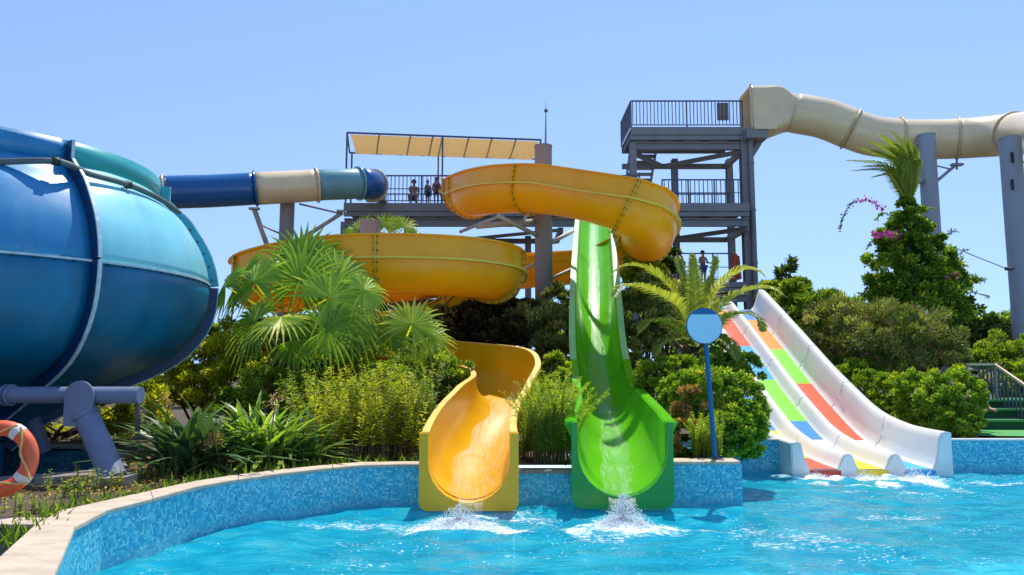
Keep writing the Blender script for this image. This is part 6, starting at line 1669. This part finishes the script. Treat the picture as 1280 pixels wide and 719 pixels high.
# far wood that closes the view between the plants
bush('shrub', 'leafy sunlit shrub in the gap between the small fan palm and the yellow slide', 'shrub', [B(540, 470, 11.8, 34, 28), B(505, 485, 11.3, 34, 30), B(570, 468, 11.9, 18, 18), B(470, 490, 11.2, 34, 30)], 15000, .07, .028, M['lf_mid'], .26, 130, tbias=.1)
bush('shrub', 'low shrub filling the bank right of the wispy shrub, left of the green slide', 'shrub', [B(698, 500, 11.4, 18, 34), B(694, 470, 12.6, 16, 26)], 8000, .07, .03, M['lf_mid'], .26, 80)
bush('shrub', 'golden shrub under the large fan palm', 'shrub', [B(345, 470, 12, 34, 24), B(390, 470, 11.9, 34, 26), B(430, 465, 12, 30, 26)], 11000, .07, .028, M['lf_yel'], .28, 100)
far = [B(-100, 470, 34, 260, 60), B(200, 465, 34, 200, 50), B(500, 450, 36, 200, 48), B(760, 450, 36, 200, 48), B(1000, 440, 36, 160, 45), B(1250, 440, 36, 160, 45), B(1450, 440, 36, 160, 45)]
C, A, Nn, l, w, ti = blob_leaves(far, 26000, .42, .26, .28, 300)
tag(put('far_wood', leaves('far_wood', C, A, Nn, l, w, ti, M['lf_mid'])), 'dark mass of far trees glimpsed between the shrubs', 'trees', kind='stuff')

# ================================================================== PEOPLE
def person(label, base, yaw, H, J, shirt=None, shorts=None, hair=True, group=None):
    """one skinned figure. J overrides joints (fractions of the height, z up, facing -y)"""
    j = dict(pel=(0, 0, .52), sp=(0, .01, .62), ch=(0, 0, .74), nk=(0, 0, .83), h0=(0, -.005, .885), h1=(0, 0, .94), h2=(0, .005, .975), nose=(0, -.062, .915),
             hl=(.055, 0, .50), hr=(-.055, 0, .50), kl=(.06, -.01, .28), kr=(-.06, -.01, .28), al=(.06, .01, .045), ar=(-.06, .01, .045), tl=(.065, -.09, .015), tr=(-.065, -.09, .015),
             sl=(.11, 0, .80), sr=(-.11, 0, .80), el=(.15, .01, .63), er=(-.15, .01, .63), wl=(.16, -.04, .48), wr=(-.16, -.04, .48))
    j.update(J)
    t = thing('person', label, 'person', base, group)
    rot = Matrix.Rotation(yaw, 3, 'Z')
    def W(p): return Vector(base) + rot @ (Vector(p) * H)
    rad = dict(pel=.075, sp=.068, ch=.082, nk=.032, h0=.042, h1=.060, h2=.045, nose=.010, hl=.062, hr=.062, kl=.036, kr=.036, al=.022, ar=.022, tl=.017, tr=.017, sl=.036, sr=.036, el=.025, er=.025, wl=.016, wr=.016)
    ed = [('pel', 'sp'), ('sp', 'ch'), ('ch', 'nk'), ('nk', 'h0'), ('h0', 'h1'), ('h1', 'h2'), ('h1', 'nose'), ('pel', 'hl'), ('pel', 'hr'), ('hl', 'kl'), ('kl', 'al'), ('al', 'tl'), ('hr', 'kr'), ('kr', 'ar'), ('ar', 'tr'), ('ch', 'sl'), ('ch', 'sr'), ('sl', 'el'), ('el', 'wl'), ('sr', 'er'), ('er', 'wr')]
    names = list(j); V = [W(j[n]) for n in names]; E = [(names.index(a), names.index(b)) for a, b in ed]; RR = [rad[n] for n in names]
    for s in ('l', 'r'):                    # palm and five fingers
        w = Vector(j['w' + s]); e = Vector(j['e' + s]); d = (w - e).normalized(); sx = 1 if s == 'l' else -1
        lat = d.cross(Vector((1, 0, 0)));  lat = lat.normalized() if lat.length > .1 else Vector((0, 1, 0))
        palm = w + d * .035; pi = len(V); V.append(W(palm)); RR.append(.015); E.append((names.index('w' + s), pi))
        for k, (o, ln) in enumerate(((-.016, .040), (-.006, .046), (.005, .043), (.015, .034))):
            a = len(V); V.append(W(palm + d * .02 + lat * o)); RR.append(.0055); E.append((pi, a))
            V.append(W(palm + d * (.02 + ln * .6) + lat * o + Vector((-sx * .008, 0, 0)))); RR.append(.005); E.append((a, a + 1))
        a = len(V); V.append(W(w + d * .02 - lat * .026)); RR.append(.006); E.append((pi, a)); V.append(W(w + d * .045 - lat * .038)); RR.append(.005); E.append((a, a + 1))
    def skin(nme, V, E, RR, mat, parent):
        me = bpy.data.meshes.new(nme); me.from_pydata(V, E, []); me.materials.append(mat)
        o = put(nme, me, parent); sk = o.modifiers.new('skin', 'SKIN'); sk.use_smooth_shade = True
        lay = me.skin_vertices[0] if len(me.skin_vertices) else None
        if lay is None:
            bm = bmesh.new(); bm.from_mesh(me); bm.verts.layers.skin.verify(); bm.to_mesh(me); bm.free(); lay = me.skin_vertices[0]
        for i, r in enumerate(RR): lay.data[i].radius = (r * H, r * H); lay.data[i].use_root = (i == 0)
        ss = o.modifiers.new('smooth', 'SUBSURF'); ss.levels = 1; ss.render_levels = 2
        return o
    skin('body', V, E, RR, M['skin'], t)
    def sub(nme, keys, edges, k, mat, ext=None):
        V2 = [W(j[n]) for n in keys]; R2 = [rad[n] * k + .004 for n in keys]
        skin(nme, V2, [(keys.index(a), keys.index(b)) for a, b in edges], R2, mat, t)
    if shirt: sub('shirt', ['sp', 'pel', 'ch', 'sl', 'sr'], [('sp', 'pel'), ('sp', 'ch'), ('ch', 'sl'), ('ch', 'sr')], 1.16, shirt)
    if shorts: 
        j['ml'] = tuple((Vector(j['hl']) * .35 + Vector(j['kl']) * .65)); j['mr'] = tuple((Vector(j['hr']) * .35 + Vector(j['kr']) * .65)); rad['ml'] = rad['mr'] = .046
        sub('shorts', ['pel', 'hl', 'hr', 'ml', 'mr'], [('pel', 'hl'), ('pel', 'hr'), ('hl', 'ml'), ('hr', 'mr')], 1.16, shorts)
    h1 = Vector(j['h1'])                      # hair: cap over the skull
    bm = bmesh.new(); bmesh.ops.create_icosphere(bm, subdivisions=3, radius=.068 * H)
    bmesh.ops.delete(bm, geom=[v for v in bm.verts if v.co.y < -.03 * H and v.co.z < .02 * H or v.co.z < -.035 * H], context='VERTS')
    for v in bm.verts: v.co.z *= 1.05
    hm = bpy.data.meshes.new('hair'); bm.to_mesh(hm); bm.free(); hm.materials.append(M['hair'])
    for p in hm.polygons: p.use_smooth = True
    for v in hm.vertices: v.co = W(h1 + Vector((0, .006, .012))) + rot @ v.co
    put('hair', hm, t)
    mb = MB()
    for sx in (-1, 1):
        c = W(h1 + Vector((sx * .022, -.056, -.004))); mb.box(c, (.012 * H, .008 * H, .006 * H), rot)
    mb.build('eyes', M['hair'], t); mb = MB(); mb.box(W(h1 + Vector((0, -.052, -.045))), (.026 * H, .008 * H, .005 * H), rot); mb.build('mouth', M['cloth_red'], t)
    return t
pg = 'bathers on the tower'
px_ = lambda px, Y: P(px, 250, Y).x
person('child in white top and dark shorts crouching at the deck railing', (px_(516, 27.8), 27.9, LZ), .4, 1.45, dict(pel=(0, .05, .25), hl=(.06, .03, .24), hr=(-.06, .03, .24), kl=(.08, -.12, .30), kr=(-.08, -.12, .30), al=(.07, -.02, .04), ar=(-.07, -.02, .04), tl=(.07, -.12, .015), tr=(-.07, -.12, .015), sp=(0, .0, .36), ch=(0, -.04, .47), nk=(0, -.06, .55), h0=(0, -.07, .60), h1=(0, -.07, .655), h2=(0, -.07, .69), nose=(0, -.135, .63), sl=(.11, -.05, .52), sr=(-.11, -.05, .52), el=(.14, -.12, .38), er=(-.14, -.12, .38), wl=(.08, -.22, .36), wr=(-.08, -.22, .36)), M['cloth_white'], M['cloth_navy'], group=pg)
person('small child in pale blue shirt beside the red-shirted child on the deck', (px_(534, 27.7), 27.8, LZ), .9, 1.02, {}, M['cloth_blue'], M['cloth_navy'], group=pg)
person('child in red shirt and red trunks at the deck railing by the yellow coil', (px_(545.5, 27.8), 27.75, LZ), -.2, 1.12, {}, M['cloth_red'], M['cloth_red'], group=pg)
person('bather in red shirt half hidden by the left end of the upper yellow coil', (px_(553, 27.8), 28.2, LZ), .2, 1.15, {}, M['cloth_red'], M['cloth_navy'], group=pg)
person('dark-haired bather in blue shorts leaning at the bottom tower railing', (P(879, 340, 28.6).x, 28.6, BZ), .5, 1.35, dict(wl=(.10, -.20, .62), wr=(-.08, -.22, .62), el=(.15, -.05, .64)), None, M['cloth_blue'], group=pg)
person('bather in purple-blue shirt at the left end of the bottom tower railing', (P(848, 340, 28.6).x, 28.7, BZ), -.3, 1.45, {}, M['cloth_blue'], M['cloth_navy'], group=pg)
person('bather sitting beside the green steps, only a bare shoulder showing past the hedge', (P(1206, 520, 13.2).x, 13.3, .66), .35, 1.65, dict(pel=(0, .05, .16), hl=(.06, .02, .16), hr=(-.06, .02, .16), kl=(.08, -.2, .22), kr=(-.08, -.2, .22), al=(.07, -.28, .14), ar=(-.07, -.28, .14), tl=(.07, -.36, .13), tr=(-.07, -.36, .13), sp=(0, .0, .25), ch=(0, -.06, .36), nk=(-.02, -.12, .42), h0=(-.03, -.16, .46), h1=(-.035, -.18, .50), h2=(-.035, -.18, .53), nose=(-.035, -.24, .48), sl=(.10, -.05, .40), sr=(-.11, -.07, .40), el=(.12, -.12, .25), er=(-.14, -.14, .25), wl=(.06, -.24, .22), wr=(-.08, -.24, .22)), None, M['cloth_navy'])
